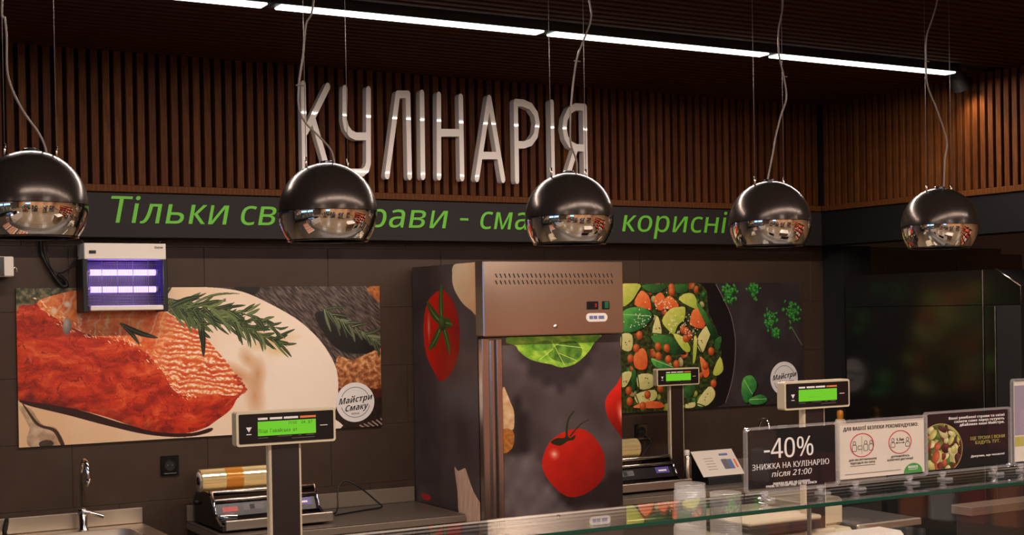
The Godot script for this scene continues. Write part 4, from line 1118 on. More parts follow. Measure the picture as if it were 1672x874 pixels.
func wrapper(at: Vector3, which: int) -> void:
	var o := thing("film_wrapper", ["steel film wrapping machine on the worktop behind the left scale", "steel film wrapping machine half hidden by the fridge"][which], "wrapper", at, "film wrapping machines")
	var prof := PackedVector2Array([Vector2(0.05, 0.012), Vector2(0.40, 0.012), Vector2(0.40, 0.026), Vector2(0.33, 0.062), Vector2(0.275, 0.142), Vector2(0.20, 0.142), Vector2(0.17, 0.128), Vector2(0.09, 0.128), Vector2(0.05, 0.09)])
	var side := Transform3D(Basis(Vector3(0, 0, 1), Vector3(0, 1, 0), Vector3(-1, 0, 0)), Vector3.ZERO)
	for x in [0.012, 0.440]:
		put("side_panel", prism(prof, -0.006, 0.006, Transform3D(Basis.IDENTITY, Vector3(x, 0, 0)) * side), M["gloss black"], o)
		put("edge_strip", tube([Vector3(x, 0.145, 0.278), Vector3(x, 0.064, 0.334)], 0.0045, 8), M["chrome"], o)
		put("knob", tube([Vector3(x - 0.02, 0.09, 0.12), Vector3(x + 0.006, 0.09, 0.12)], 0.009, 12), M["matt black"], o)
	put("upper_bar", tube([Vector3(0.006, 0.140, 0.270), Vector3(0.446, 0.140, 0.270)], 0.0105, 14), M["steel"], o)
	put("cutting_bar", tube([Vector3(0.018, 0.112, 0.296), Vector3(0.434, 0.112, 0.296)], 0.008, 14), M["steel"], o)
	put("top_plate", span(Vector3(0.018, 0.130, 0.17), Vector3(0.434, 0.135, 0.265), 0.001), M["cream plastic"], o)
	var face_xf := Transform3D(Basis(Vector3.RIGHT, -0.55), Vector3(0.226, 0.078, 0.308))
	put("front_panel", box(Vector3(0.416, 0.062, 0.004), 0.001), M["panel black"], o).transform = face_xf
	put("warning_label", box(Vector3(0.062, 0.020, 0.001)), M["red plastic"], o).transform = face_xf * Transform3D(Basis.IDENTITY, Vector3(-0.150, -0.002, 0.0025))
	put("data_label", box(Vector3(0.085, 0.026, 0.001)), M["grey ink"], o).transform = face_xf * Transform3D(Basis.IDENTITY, Vector3(-0.055, 0.002, 0.0025))
	put("data_mark", box(Vector3(0.020, 0.020, 0.001)), M["ink"], o).transform = face_xf * Transform3D(Basis.IDENTITY, Vector3(-0.060, 0.002, 0.0032))
	put("maker_label", box(Vector3(0.075, 0.030, 0.001)), M["violet label"], o).transform = face_xf * Transform3D(Basis.IDENTITY, Vector3(0.150, 0.006, 0.0025))
	put("label_print", box(Vector3(0.045, 0.008, 0.001)), M["white ink"], o).transform = face_xf * Transform3D(Basis.IDENTITY, Vector3(0.150, 0.004, 0.0032))
	put("roller", tube([Vector3(0.02, 0.052, 0.345), Vector3(0.09, 0.052, 0.345)], 0.014, 14), M["chrome"], o)
	put("heating_plate", span(Vector3(0.022, 0.034, 0.315), Vector3(0.462, 0.040, 0.418), 0.001), M["black rubber"], o)
	put("tray", span(Vector3(0.022, 0.010, 0.405), Vector3(0.465, 0.048, 0.420), 0.003), M["worn steel"], o)
	put("base", span(Vector3(0.012, 0.006, 0.06), Vector3(0.450, 0.030, 0.405), 0.002), M["dark steel"], o)
	for x in [0.03, 0.42]:
		for z in [0.08, 0.38]: put("foot", lathe([Vector2(0.0, 0.0), Vector2(0.012, 0.0), Vector2(0.012, 0.008), Vector2(0.0, 0.008)], 12, false, Transform3D(Basis.IDENTITY, Vector3(x, 0, z))), M["black rubber"], o)
	var run := [Vector3(0.445, 0.02, 0.28), Vector3(0.545, 0.008, 0.22), Vector3(0.59, 0.024, 0.16), Vector3(0.61, 0.094, 0.12), Vector3(0.65, 0.126, 0.10), Vector3(0.705, 0.099, 0.12), Vector3(0.785, 0.029, 0.13), Vector3(0.80, 0.006, 0.14), Vector3(0.705, 0.004, 0.17), Vector3(0.545, 0.005, 0.24)]
	if which == 1: run = [Vector3(0.492, 0.214, 0.012), Vector3(0.502, 0.184, 0.04), Vector3(0.44, 0.12, 0.05), Vector3(0.41, 0.05, 0.04), Vector3(0.40, 0.02, 0.06)]
	put("power_lead", tube(curve(run, 8), 0.0035, 8), M["black rubber"], o)
	var r := thing("film_roll", ["golden roll of cling film lying on the left wrapper", "golden end of a cling film roll showing right of the fridge"][which], "film roll", at + Vector3(0.008, 0.176, 0.13), "rolls of cling film")
	put("film", lathe([Vector2(0.018, 0.0), Vector2(0.044, 0.0), Vector2(0.0465, 0.003), Vector2(0.0465, 0.341), Vector2(0.044, 0.344), Vector2(0.018, 0.344)], 40, false, Transform3D(Basis(Vector3.BACK, -PI / 2), Vector3.ZERO)), M["film"], r)
	put("tape_band", lathe([Vector2(0.0468, 0.10), Vector2(0.0470, 0.101), Vector2(0.0470, 0.172), Vector2(0.0468, 0.173)], 40, true, Transform3D(Basis(Vector3.BACK, -PI / 2), Vector3.ZERO)), M["film tape"], r)
	put("end_ring", tube([Vector3(-0.002, 0, 0), Vector3(0.346, 0, 0)], 0.036, 28), M["white plastic"], r)
	put("core", tube([Vector3(-0.006, 0, 0), Vector3(0.350, 0, 0)], 0.016, 20), M["brown plastic"], r)

func scale_at(at: Vector3, high: float, label: String, which: int) -> void:
	var o := thing("counter_scale", label, "scale", at, "label-printing scales")
	# base with platter and printer block; the display stands on a post at the back edge
	put("base", box(Vector3(0.40, 0.075, 0.36), 0.008, Vector3(-0.07, 0.0475, -0.05)), M["cream plastic"], o)
	put("platter_rim", box(Vector3(0.27, 0.026, 0.30), 0.006, Vector3(-0.145, 0.110, 0.0)), M["brown plastic"], o)
	put("platter", box(Vector3(0.27, 0.014, 0.30), 0.005, Vector3(-0.145, 0.130, 0.0)), M["cream plastic"], o)
	put("printer", box(Vector3(0.15, 0.085, 0.20), 0.010, Vector3(0.075, 0.125, -0.03)), M["cream plastic"], o)
	for x in [-0.24, 0.10]:
		for z in [-0.20, 0.10]: put("foot", lathe([Vector2(0.0, 0.0), Vector2(0.015, 0.0), Vector2(0.015, 0.012), Vector2(0.0, 0.012)], 12, false, Transform3D(Basis.IDENTITY, Vector3(x, 0, z))), M["black rubber"], o)
	put("post_socket", box(Vector3(0.12, 0.09, 0.03), 0.005, Vector3(0, 0.045, 0.118)), M["cream plastic"], o)
	display(o, high, which)

func pole_display(at: Vector3, high: float) -> void:
	var o := thing("price_display", "small green customer display on a post in front of the salad poster", "display", at)
	put("foot_plate", box(Vector3(0.10, 0.02, 0.12), 0.004, Vector3(0, 0.01, 0.10)), M["matt black"], o)
	display(o, high, 2)

func display(o: Node3D, high: float, which: int) -> void:
	var pt := high - 0.082
	put("post", span(Vector3(-0.041, 0.01, 0.088), Vector3(0.041, pt + 0.01, 0.112), 0.003), M["cream plastic"], o)
	put("post_inlay", span(Vector3(-0.0345, 0.02, 0.1115), Vector3(0.0345, pt, 0.1135)), M["brown plastic"], o)
	var h := put("display_head", prism(round_rect(0.250, 0.082, 0.007), -0.032, 0.0), M["cream plastic"], o, Vector3(0, high - 0.041, 0.126))
	put("display_panel", prism(round_rect(0.238, 0.070, 0.003), 0.0, 0.0015), M["panel black"], h)
	put("display_screen", span(Vector3(-0.073, -0.018, 0.0015), Vector3(0.073, 0.016, 0.0022)), M["lcd"], h)
	for q in [[-0.0725, 0.024], [-0.0430, 0.031], [-0.0080, 0.036]]:
		put("key_legend", span(Vector3(q[0], 0.0200, 0.0015), Vector3(q[0] + q[1], 0.0250, 0.0021)), M["white ink"], h)
	put("key_legend", span(Vector3(0.0330, 0.0200, 0.0015), Vector3(0.0735, 0.0250, 0.0021)), M["orange ink"], h)
	put("brand_mark", prism(PackedVector2Array([Vector2(-0.102, 0.004), Vector2(-0.088, 0.004), Vector2(-0.095, -0.008)]), 0.0015, 0.0021), M["white ink"], h)
	put("fine_print", span(Vector3(-0.101, -0.014, 0.0015), Vector3(-0.089, -0.0120, 0.0019)), M["white ink"], h)
	put("fine_print", span(Vector3(0.084, -0.001, 0.0015), Vector3(0.103, 0.0006, 0.0019)), M["white ink"], h)
	for q in [[-0.072, -0.048, -0.0235], [-0.024, 0.012, -0.0215], [0.028, 0.036, -0.0215], [0.048, 0.068, -0.0215], [0.012, 0.070, -0.0275]]:
		put("fine_print", span(Vector3(q[0], q[2], 0.0015), Vector3(q[1], q[2] + 0.0012, 0.0019)), M["grey ink"], h)
	if which == 0:
		words("screen_text", "Піца Гавайська ат", 0.0085, -0.071, 0.025, -0.0105, M["screen text"], h, 0.0024, "mono")
		words("screen_text", "7150", 0.0065, 0.003, 0.024, 0.0065, M["screen text"], h, 0.0024, "mono")
		words("screen_text", "04.87", 0.0065, 0.036, 0.064, 0.0065, M["screen text"], h, 0.0024, "mono")
	elif which == 1:
		words("screen_text", "----- --", 0.006, -0.035, 0.010, -0.008, M["screen text"], h, 0.0024, "mono")

func fridge() -> void:
	var o := thing("upright_fridge", "tall steel refrigerator covered with vegetable prints between the posters", "refrigerator", Vector3(2.682, 0, 0))
	var w := 0.678
	put("body", span(Vector3(0.002, 0.13, 0.02), Vector3(w, 1.944, 0.612), 0.003), M["dark steel"], o)
	# printed left side
	var st := sheet(0.60, 1.10, Transform3D(Basis(Vector3(0, 0, 1), Vector3(0, 1, 0), Vector3(-1, 0, 0)), Vector3(0, 0.845, 0.012)))
	put("side_print", st, side_print(), o)
	put("lower_side_panel", span(Vector3(-0.0002, 0.13, 0.02), Vector3(0.003, 0.844, 0.612)), M["matt black"], o)
	# hood
	var hood := put("hood", span(Vector3(-0.004, 1.642, 0.606), Vector3(w, 1.949, 0.675), 0.004), M["steel"], o)
	var slot := box(Vector3(0.0046, 0.0185, 0.002))
	for r in 2:
		for i in 28:
			var s := put("vent_slot", slot, M["matt black"], hood)
			s.transform = Transform3D(Basis(Vector3.BACK, 0.42), Vector3(0.058 + i * 0.0208, 1.888 - r * 0.027, 0.6748))
	put("temperature_display", span(Vector3(0.491, 1.744, 0.674), Vector3(0.548, 1.779, 0.679), 0.002), M["panel black"], hood)
	words("digit", "3", 0.014, 0.528, 0.538, 1.755, M["red digit"], hood, 0.6795, "mono")
	put("switch", span(Vector3(0.568, 1.744, 0.674), Vector3(0.605, 1.779, 0.679), 0.002), M["panel black"], hood)
	put("rocker", span(Vector3(0.577, 1.748, 0.679), Vector3(0.597, 1.775, 0.683), 0.003), mat("switch green", Color8(20, 92, 56), 0.3), hood)
	put("maker_plate", prism(round_rect(0.106, 0.036, 0.018, Vector2(0.540, 1.711)), 0.675, 0.6775), M["white plastic"], hood)
	for q in [[0.502, 0.520], [0.523, 0.541], [0.548, 0.576]]: put("plate_print", span(Vector3(q[0], 1.704, 0.6775), Vector3(q[1], 1.718, 0.6780)), M["blue ink"], hood)
	put("lock", lathe([Vector2(0.0, 0.0), Vector2(0.009, 0.0), Vector2(0.009, 0.003), Vector2(0.006, 0.005), Vector2(0.0, 0.005)], 20, true, Transform3D(Basis(Vector3.RIGHT, PI / 2), Vector3(0.335, 1.676, 0.675))), M["chrome"], hood)
	# door
	var d := put("door", span(Vector3(0.0, 0.15, 0.618), Vector3(w - 0.002, 1.634, 0.652), 0.003), M["steel"], o)
	put("door_print", sheet(0.582, 0.895, Transform3D.IDENTITY, 0.1284, 0.968), door_print(), d, Vector3(0.092, 0.7415, 0.6527))
	put("kick_print", span(Vector3(0.092, 0.16, 0.650), Vector3(w - 0.006, 0.741, 0.6525)), M["matt black"], d)
	put("handle_profile", span(Vector3(0.030, 0.16, 0.650), Vector3(0.052, 1.630, 0.664), 0.005), M["steel"], d)
	put("handle_channel", span(Vector3(0.052, 0.16, 0.6505), Vector3(0.064, 1.630, 0.654)), M["dark steel"], d)
	put("handle_profile", span(Vector3(0.064, 0.16, 0.650), Vector3(0.090, 1.630, 0.658), 0.003), M["steel"], d)
	put("gasket", span(Vector3(0.004, 0.15, 0.611), Vector3(w - 0.004, 1.634, 0.618)), M["black rubber"], o)
	for x in [0.05, w - 0.05]:
		for z in [0.07, 0.56]: put("foot", lathe([Vector2(0.0, 0.0), Vector2(0.022, 0.0), Vector2(0.022, 0.02), Vector2(0.014, 0.03), Vector2(0.014, 0.131), Vector2(0.0, 0.131)], 16, false, Transform3D(Basis.IDENTITY, Vector3(x, 0, z))), M["dark steel"], o)

func far_cabinet() -> void:
	# tall black glossy display cabinet at the right; its side mirrors the salad poster
	var o := thing("display_cabinet", "tall glossy black display cabinet with sloped top at the right", "cabinet", Vector3(5.05, 0, 0))
	var side := Transform3D(Basis(Vector3(0, 0, 1), Vector3(0, 1, 0), Vector3(-1, 0, 0)), Vector3.ZERO)
	put("body", prism(PackedVector2Array([Vector2(0.225, 0.0), Vector2(1.325, 0.0), Vector2(1.325, 1.815), Vector2(1.195, 1.895), Vector2(0.225, 1.895)]), -1.3, -0.006, side), M["matt black"], o)
	var up := prism(PackedVector2Array([Vector2(0.225, 1.737), Vector2(1.119, 1.737), Vector2(1.119, 1.897), Vector2(0.225, 1.897)]), -0.006, 0.0, side)
	put("upper_side_panel", up, M["gloss black"], o)
	put("hood_end", prism(PackedVector2Array([Vector2(1.123, 1.737), Vector2(1.334, 1.737), Vector2(1.334, 1.817), Vector2(1.198, 1.897), Vector2(1.123, 1.897)]), -0.006, 0.0, side), M["gloss black"], o)
	put("side_panel", prism(PackedVector2Array([Vector2(0.225, 0.1), Vector2(1.119, 0.1), Vector2(1.119, 1.733), Vector2(0.225, 1.733)]), -0.006, 0.0, side), M["gloss black"], o)
	put("glass_strip", prism(PackedVector2Array([Vector2(1.128, 0.1), Vector2(1.186, 0.1), Vector2(1.186, 1.728), Vector2(1.128, 1.728)]), -0.006, -0.001, side), M["gloss black"], o)
	put("front_post", prism(PackedVector2Array([Vector2(1.196, 0.1), Vector2(1.334, 0.1), Vector2(1.334, 1.732), Vector2(1.196, 1.732)]), -0.006, 0.0, side), M["matt black"], o)
	put("trim_strip", tube([Vector3(-0.002, 1.899, 1.198), Vector3(-0.002, 1.819, 1.336)], 0.0045, 8), M["steel"], o)
	put("trim_strip", tube([Vector3(-0.002, 1.819, 1.336), Vector3(-0.002, 1.737, 1.336)], 0.0025, 8), M["dark steel"], o)
	put("trim_strip", tube([Vector3(-0.002, 1.897, 1.121), Vector3(-0.002, 0.1, 1.121)], 0.0022, 8), M["dark steel"], o)
	put("trim_strip", tube([Vector3(-0.002, 1.73, 1.190), Vector3(-0.002, 0.1, 1.190)], 0.0022, 8), M["dark steel"], o)
	var w := thing("side_worktop", "narrow beige worktop in front of the black cabinet", "counter", Vector3(4.48, 0, 1.44))
	put("worktop", span(Vector3(0, 0.862, 0), Vector3(1.4, 0.90, 0.11), 0.003), M["worktop edge"], w)
	put("panel", span(Vector3(0.01, 0, 0.02), Vector3(1.39, 0.862, 0.10)), M["cabinet front"], w)

func service_counter() -> void:
	var o := thing("service_counter", "long serving counter carrying the scales in the foreground", "counter", Vector3(0, 0, 0))
	put("body", span(Vector3(-0.82, 0.10, 2.20), Vector3(3.72, DECK - 0.16, 3.15), 0.004), M["cabinet front"], o)
	put("plinth", span(Vector3(-0.80, 0, 2.26), Vector3(3.70, 0.10, 3.09)), M["matt black"], o)
	put("deck", span(Vector3(-0.84, DECK - 0.16, 2.18), Vector3(3.24, DECK, 3.16), 0.003), M["worktop"], o)
	# the glass guard on its front edge: shelf panes, green at the cut edge, over upright panes
	o = thing("glass_guard", "horizontal glass shelf over upright panes along the serving counter", "glass guard", Vector3.ZERO)
	for q in [[-0.82, 0.688], [0.692, 2.188], [2.192, 3.72]]:
		put("shelf_pane", span(Vector3(q[0], 1.274, 2.904), Vector3(q[1], 1.282, 3.144)), M["glass"], o)
		put("shelf_edge", span(Vector3(q[0], 1.2735, 3.1440), Vector3(q[1], 1.2825, 3.1475), 0.001), M["glass edge"], o)
		put("rear_edge", span(Vector3(q[0], 1.2760, 2.9030), Vector3(q[1], 1.2800, 2.9040)), M["white plastic"], o)
		put("front_pane", span(Vector3(q[0] + 0.001, DECK, 3.134), Vector3(q[1] - 0.001, 1.273, 3.142)), M["glass"], o)
	for x in [0.69, 2.19]: put("pane_joint", span(Vector3(x - 0.0025, DECK, 3.133), Vector3(x + 0.0025, 1.273, 3.143)), M["wire"], o)
	for x in [-0.80, 3.70]: put("shelf_support", span(Vector3(x - 0.01, DECK, 2.91), Vector3(x + 0.01, 1.2735, 3.13), 0.002), M["steel"], o)
	scale_at(Vector3(1.176, DECK, 2.318), 0.515, "scale with green display and dish name, in front of the salmon poster", 0)
	scale_at(Vector3(2.782, DECK, 2.390), 0.525, "scale with green display behind the discount sign", 1)
	# clear cups in two stacks
	for i in 3:
		var h: float = [0.258, 0.262, 0.246][i]
		var st := thing("cup_stack", ["left stack of clear plastic cups behind the glass shelf", "rear middle stack of clear plastic cups behind the glass shelf", "right stack of clear plastic cups behind the glass shelf"][i], "cups", [Vector3(2.236, DECK, 2.62), Vector3(2.300, DECK, 2.535), Vector3(2.348, DECK, 2.63)][i], "stacks of clear cups")
		var prof := [Vector2(0.0, 0.0), Vector2(0.031, 0.0)]
		var y := 0.03
		prof.append(Vector2(0.039, y))
		while y < h:
			prof.append(Vector2(0.0432, y + 0.001))
			prof.append(Vector2(0.0432, y + 0.003))
			prof.append(Vector2(0.0402, y + 0.0038))
			y += 0.0062
		prof.append(Vector2(0.040, h - 0.02))
		prof.append(Vector2(0.034, h - 0.06))
		prof.append(Vector2(0.0, h - 0.06))
		put("cups", lathe(prof, 32, false), M["clear cup"], st)
	var tray := thing("label_printer", "white plastic label printer on the counter in front of the right scale", "printer", Vector3(2.86, DECK, 2.60))
	put("shell", box(Vector3(0.26, 0.085, 0.11), 0.012, Vector3(0, 0.0425, 0)), M["white plastic"], tray)
	put("slot", box(Vector3(0.040, 0.007, 0.002), 0.0, Vector3(0.085, 0.062, 0.0552)), M["grey ink"], tray)
	var st2 := thing("steel_tray", "flat steel-edged serving tray on the deck below the last sign", "tray", Vector3(3.06, DECK, 2.36))
	put("board", box(Vector3(0.26, 0.012, 0.30), 0.003, Vector3(0, 0.082, 0)), M["dark steel"], st2)
	put("lip", box(Vector3(0.26, 0.022, 0.012), 0.003, Vector3(0, 0.078, 0.156)), M["worn steel"], st2)
	for x in [-0.11, 0.11]: put("foot", box(Vector3(0.03, 0.076, 0.26), 0.002, Vector3(x, 0.038, 0)), M["black rubber"], st2)
	signs()

func holder(x: float, z: float, w: float, h: float, turn: float, label: String, m: Material) -> Node3D:
	var o := thing("sign_holder", label, "sign", Vector3(x, 1.282, z), "acrylic sign holders on the glass shelf", turn)
	put("insert", span(Vector3(-w / 2 + 0.009, 0.028, -0.0006), Vector3(w / 2 - 0.009, 0.010 + h, 0.0006)), m, o)
	put("front_cover", sheet(w - 0.010, h - 0.010), M["acrylic"], o, Vector3(-w / 2 + 0.005, 0.023, 0.0036))
	put("frame", frame(round_rect(w, h, 0.010, Vector2(0, 0.018 + h / 2)), round_rect(w - 0.012, h - 0.012, 0.006, Vector2(0, 0.018 + h / 2)), -0.005, 0.005), M["acrylic rim"], o)
	for s in [-1.0, 1.0]:
		var f := put("clip", box(Vector3(0.020, 0.012, 0.014), 0.004, Vector3(s * w * 0.30, 0.016, 0)), M["acrylic rim"], o)
		put("foot", box(Vector3(0.030, 0.007, 0.034), 0.003, Vector3(s * w * 0.30 + 0.004, 0.0036, 0.004)), M["acrylic rim"], f)
		put("neck", tube([Vector3(s * w * 0.30, 0.005, 0), Vector3(s * w * 0.30, 0.014, 0)], 0.005, 10), M["acrylic rim"], f)
	return o

func signs() -> void:
	var z0 := 0.0008
	var a := holder(2.240, 3.025, 0.292, 0.157, 0.0, "black table sign reading -40% in a clear acrylic holder", M["sign black"])
	words("lettering", "-40%", 0.047, -0.088, 0.066, 0.098, M["white ink"], a, z0)
	words("lettering", "ЗНИЖКА НА КУЛІНАРІЮ", 0.0135, -0.124, 0.116, 0.073, M["white ink"], a, z0)
	words("lettering", "після 21:00", 0.0135, -0.065, 0.058, 0.0535, M["white ink"], a, z0, "sans", 0.25)
	words("lettering", "ЗНИЖКА НЕ ДІЄ НА СОЛІННЯ,", 0.0052, -0.062, 0.055, 0.0345, M["white ink"], a, z0, "sans bold")
	words("lettering", "ГРИЛЬ ТА ГОТОВУ ПІЦУ ТМ THE LUNCH", 0.0052, -0.083, 0.075, 0.0290, M["white ink"], a, z0, "sans bold")
	var b := holder(2.550, 3.010, 0.308, 0.157, 0.0, "white table sign with two red-ringed pictograms and green logo", M["paper"])
	words("lettering", "ДЛЯ ВАШОЇ БЕЗПЕКИ РЕКОМЕНДУЄМО:", 0.0088, -0.132, 0.124, 0.148, M["ink"], b, z0, "sans bold")
	for s in [-1.0, 1.0]:
		var cx: float = -0.070 if s < 0 else 0.060
		var cy := 0.110
		put("red_ring", frame(disc(0.0300, 40, Vector2(0, 0)), disc(0.0280, 40, Vector2(0, 0)), z0, z0 + 0.0004), M["red ink"], b, Vector3(cx, cy, 0)).scale = Vector3(1.34, 1, 1)
		for q in ([-0.026, 0.012, 0.030] if s < 0 else [-0.025, 0.026]):
			put("figure_head", frame(disc(0.0052, 16), disc(0.0040, 16), z0, z0 + 0.0004), M["ink"], b, Vector3(cx + q, cy + 0.006, 0))
			put("figure_body", frame(round_rect(0.015, 0.013 if s > 0 else 0.017, 0.004), round_rect(0.0128, 0.0108 if s > 0 else 0.0148, 0.003), z0, z0 + 0.0004), M["ink"], b, Vector3(cx + q, cy - 0.0065, 0))
	words("lettering", "1,5м", 0.0070, 0.047, 0.073, 0.113, M["ink"], b, z0, "sans bold")
	put("arrow", span(Vector3(0.048, 0.1075, z0), Vector3(0.073, 0.1088, z0 + 0.0004)), M["ink"], b)
	put("arrow_tip", prism(PackedVector2Array([Vector2(0.045, 0.1081), Vector2(0.050, 0.1106), Vector2(0.050, 0.1056)]), z0, z0 + 0.0004), M["ink"], b)
	put("arrow_tip", prism(PackedVector2Array([Vector2(0.076, 0.1081), Vector2(0.071, 0.1056), Vector2(0.071, 0.1106)]), z0, z0 + 0.0004), M["ink"], b)
	put("cart", frame(round_rect(0.015, 0.010, 0.002), round_rect(0.0128, 0.0078, 0.001), z0, z0 + 0.0004), M["ink"], b, Vector3(-0.077, 0.104, 0))
	put("divider", span(Vector3(-0.0715, 0.088, z0), Vector3(-0.0700, 0.132, z0 + 0.0004)), M["yellow ink"], b)
	words("lettering", "ДЛЯ ОБСЛУГОВУВАННЯ", 0.0042, -0.115, -0.022, 0.0715, M["ink"], b, z0, "sans bold")
	words("lettering", "ПІДХОДЬТЕ ПО ЧЕРЗІ", 0.0042, -0.110, -0.027, 0.0635, M["ink"], b, z0, "sans bold")
	put("fine_print", span(Vector3(-0.110, 0.0585, z0), Vector3(-0.027, 0.0600, z0 + 0.0003)), M["grey ink"], b)
	words("lettering", "ДОТРИМУЙТЕСЬ", 0.0042, 0.028, 0.092, 0.0715, M["ink"], b, z0, "sans bold")
	words("lettering", "БЕЗПЕЧНОЇ ДИСТАНЦІЇ", 0.0042, 0.015, 0.105, 0.0635, M["ink"], b, z0, "sans bold")
	put("fine_print", span(Vector3(-0.128, 0.0385, z0), Vector3(0.062, 0.0398, z0 + 0.0003)), M["grey ink"], b)
	var dome := PackedVector2Array()
	for k in 21: dome.append(Vector2(0.105 + 0.033 * cos(PI * k / 20), 0.0285 + 0.025 * sin(PI * k / 20)))
	put("logo_dome", prism(dome, z0, z0 + 0.0003), M["green ink"], b)
	words("lettering", "NOVUS", 0.0062, 0.087, 0.121, 0.0405, M["white ink"], b, z0 + 0.0004, "sans bold")
	put("fine_print", span(Vector3(0.088, 0.0368, z0 + 0.0003), Vector3(0.120, 0.0380, z0 + 0.0006)), M["white ink"], b)
	var c := holder(2.868, 3.000, 0.322, 0.162, 0.0, "dark table sign with a round salad photo in acrylic holder", M["sign black"])
	var plate := PackedVector2Array()
	for v in disc(0.066, 48, Vector2(-0.105, 0.080)):
		plate.append(Vector2(clampf(v.x * 1.22 - 0.105 * (1 - 1.22), -0.150, 0.2), clampf(v.y, 0.029, 0.165)))
	var ps := new_st()
	var pi := Geometry2D.triangulate_polygon(plate)
	for k in range(0, pi.size(), 3):
		for j in [0, 1, 2]:
			var v := plate[pi[k + j]]
			ps.set_uv(Vector2((v.x + 0.16) / 0.145, 1.0 - (v.y - 0.01) / 0.145))
			ps.add_vertex(Vector3(v.x, v.y, z0 + 0.0003))
	put("salad_photo", done(ps), bowl_print(51), c)
	var ring := PackedVector2Array()
	for v in disc(1.0, 64): ring.append(Vector2(clampf(-0.105 + v.x * 0.0825, -0.1505, 0.2), clampf(0.080 + v.y * 0.0678, 0.0285, 0.165)))
	put("salad_photo_ring", prism(ring, 0, 0.0002), M["yellow ink"], c, Vector3(0, 0, z0 - 0.0001))
	words("lettering", "Ваші улюблені страви та свіжі", 0.0066, -0.072, 0.138, 0.1560, M["white ink"], c, z0, "sans bold")
	words("lettering", "салати саме зараз готують", 0.0066, -0.052, 0.138, 0.1465, M["white ink"], c, z0, "sans bold")
	words("lettering", "дбайливо наші Майстри.", 0.0066, -0.032, 0.138, 0.1370, M["white ink"], c, z0, "sans bold")
	words("lettering", "ЩЕ ТРОХИ І ВОНИ", 0.0082, 0.008, 0.138, 0.0980, M["yellow ink"], c, z0)
	words("lettering", "БУДУТЬ ТУТ.", 0.0082, 0.026, 0.120, 0.0860, M["yellow ink"], c, z0)
	words("lettering", "Дякуємо, що чекаєте!", 0.0052, 0.008, 0.136, 0.0520, M["white ink"], c, z0, "sans bold")
	var d := holder(3.120, 3.000, 0.168, 0.236, 0.0, "tall table sign cut by the right picture edge", M["paper"])
	put("print", span(Vector3(-0.074, 0.07, z0), Vector3(0.074, 0.096, z0 + 0.0003)), M["yellow ink"], d)
	put("print", span(Vector3(-0.074, 0.10, z0), Vector3(0.074, 0.235, z0 + 0.0003)), M["lilac ink"], d)

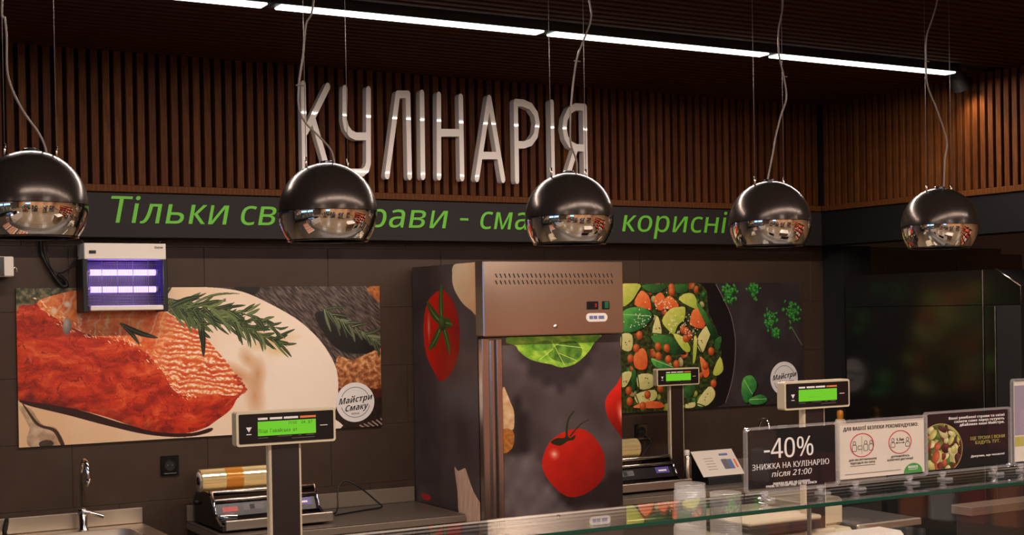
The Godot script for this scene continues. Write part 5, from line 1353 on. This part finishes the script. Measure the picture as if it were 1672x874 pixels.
func shop_hall() -> void:
	# what the chrome bands mirror: the hall in front of the counter
	var isl := thing("display_island", "low box-shaped display island with a white top in the hall", "display", Vector3(2.85, 0, 4.45))
	put("body", span(Vector3(-0.45, 0, -0.35), Vector3(0.45, 0.86, 0.35), 0.01), mat("island wood", Color8(132, 100, 70), 0.5), isl)
	put("top", span(Vector3(-0.47, 0.86, -0.37), Vector3(0.47, 0.90, 0.37), 0.006), M["white plastic"], isl)
	for i in 3:
		var f := thing("food_tray", "white serving tray of orange baked pieces at the counter's left end", "tray", Vector3(-0.55 + 0.38 * i, DECK, 2.66), "food trays on the counter")
		put("dish", span(Vector3(-0.16, 0, -0.22), Vector3(0.16, 0.03, 0.22), 0.01), M["white plastic"], f)
		for k in 12: put("baked_piece", box(Vector3(0.07, 0.04, 0.07), 0.018, Vector3(-0.10 + 0.10 * (k % 3), 0.05, -0.15 + 0.10 * (k / 3))), M["orange ink"], f)
	var says := ["wooden stepped shelf of orange packets nearest the counter", "wooden stepped shelf of orange packets, middle of three in the hall", "wooden stepped shelf of orange packets, farthest of three in the hall"]
	for i in 3:
		var s := thing("produce_shelf", says[i], "shelf", Vector3(5.0 + 0.35 * i, 0, 3.9 + 1.35 * i), "packet shelves in the hall", -PI / 2 - 0.25)
		put("back", span(Vector3(-0.6, 0, -0.25), Vector3(0.6, 1.7, -0.22)), M["wood1"], s)
		for k in 4:
			put("shelf_board", span(Vector3(-0.6, 0.3 + 0.35 * k, -0.22), Vector3(0.6, 0.33 + 0.35 * k, 0.25 - 0.08 * k)), M["wood2"], s)
			for j in 7:
				var col: String = ["orange ink", "red ink", "white ink", "orange ink"][rng.randi() % 4]
				put("packet", box(Vector3(0.13, 0.2, 0.14), 0.01, Vector3(-0.5 + 0.165 * j, 0.43 + 0.35 * k, 0.12 - 0.08 * k)), M[col], s)
	for i in 4:
		var c := thing("wall_chiller", ["tall chiller with bluish light along the hall's left side", "tall chiller with bluish light along the hall's left side", "tall chiller with bluish light along the hall's left side", "tall chiller with bluish light at the hall's far end"][i], "chiller", [Vector3(-4.6, 0, 1.6), Vector3(-4.6, 0, 3.6), Vector3(-4.6, 0, 5.6), Vector3(-2.6, 0, 11.5)][i], "chillers in the hall", [PI / 2, PI / 2, PI / 2, PI][i])
		put("case", span(Vector3(-0.9, 0, -0.5), Vector3(0.9, 2.1, -0.4)), M["white plastic"], c)
		put("canopy", span(Vector3(-0.9, 2.0, -0.4), Vector3(0.9, 2.1, 0.4)), M["white plastic"], c)
		put("plinth", span(Vector3(-0.9, 0, -0.4), Vector3(0.9, 0.35, 0.45)), M["dark steel"], c)
		put("light_box", span(Vector3(-0.85, 1.66, -0.39), Vector3(0.85, 1.95, -0.36)), M["chiller light"], c)
		area_light("lamp", Vector3(0, 1.8, -0.34), Vector2(1.7, 0.28), 0.5, Color8(130, 180, 255), c, Vector3(0, 0, 1))
		for k in 4:
			put("shelf", span(Vector3(-0.88, 0.5 + 0.32 * k, -0.4), Vector3(0.88, 0.52 + 0.32 * k, 0.2)), M["white plastic"], c)
			for j in 9: put("carton", box(Vector3(0.14, 0.2, 0.16), 0.008, Vector3(-0.78 + 0.195 * j, 0.62 + 0.32 * k, 0.05)), M[["blue ink", "white ink", "green ink", "grey ink"][rng.randi() % 4]], c)
	var g := thing("freezer_chest", "low white chest freezer on the left of the hall", "freezer", Vector3(-1.9, 0, 4.6))
	put("body", span(Vector3(-0.5, 0, -0.9), Vector3(0.5, 0.85, 0.9), 0.02), M["white plastic"], g)
	put("lid", span(Vector3(-0.48, 0.85, -0.88), Vector3(0.48, 0.88, 0.88), 0.01), M["gloss black"], g)
	for i in 4:
		var s := thing("gondola_shelf", ["dark double-sided shelf of packets, first from the hall's left", "dark double-sided shelf of packets, second from the hall's left", "dark double-sided shelf of packets, third from the hall's left", "dark double-sided shelf of packets, last from the hall's left"][i], "shelf", Vector3(-2.2 + 2.2 * i, 0, 8.6 + 0.5 * (i % 2)), "gondola shelves in the hall", PI)
		put("spine", span(Vector3(-0.7, 0, -0.03), Vector3(0.7, 1.5, 0.03)), M["matt black"], s)
		for k in 4:
			put("shelf_board", span(Vector3(-0.7, 0.12 + 0.36 * k, -0.3), Vector3(0.7, 0.15 + 0.36 * k, 0.3)), M["matt black"], s)
			for j in 8: put("packet", box(Vector3(0.15, 0.24, 0.16), 0.01, Vector3(-0.61 + 0.174 * j, 0.27 + 0.36 * k, 0.2)), M[["green ink", "red ink", "white ink", "yellow ink", "grey ink", "violet label"][rng.randi() % 6]], s)
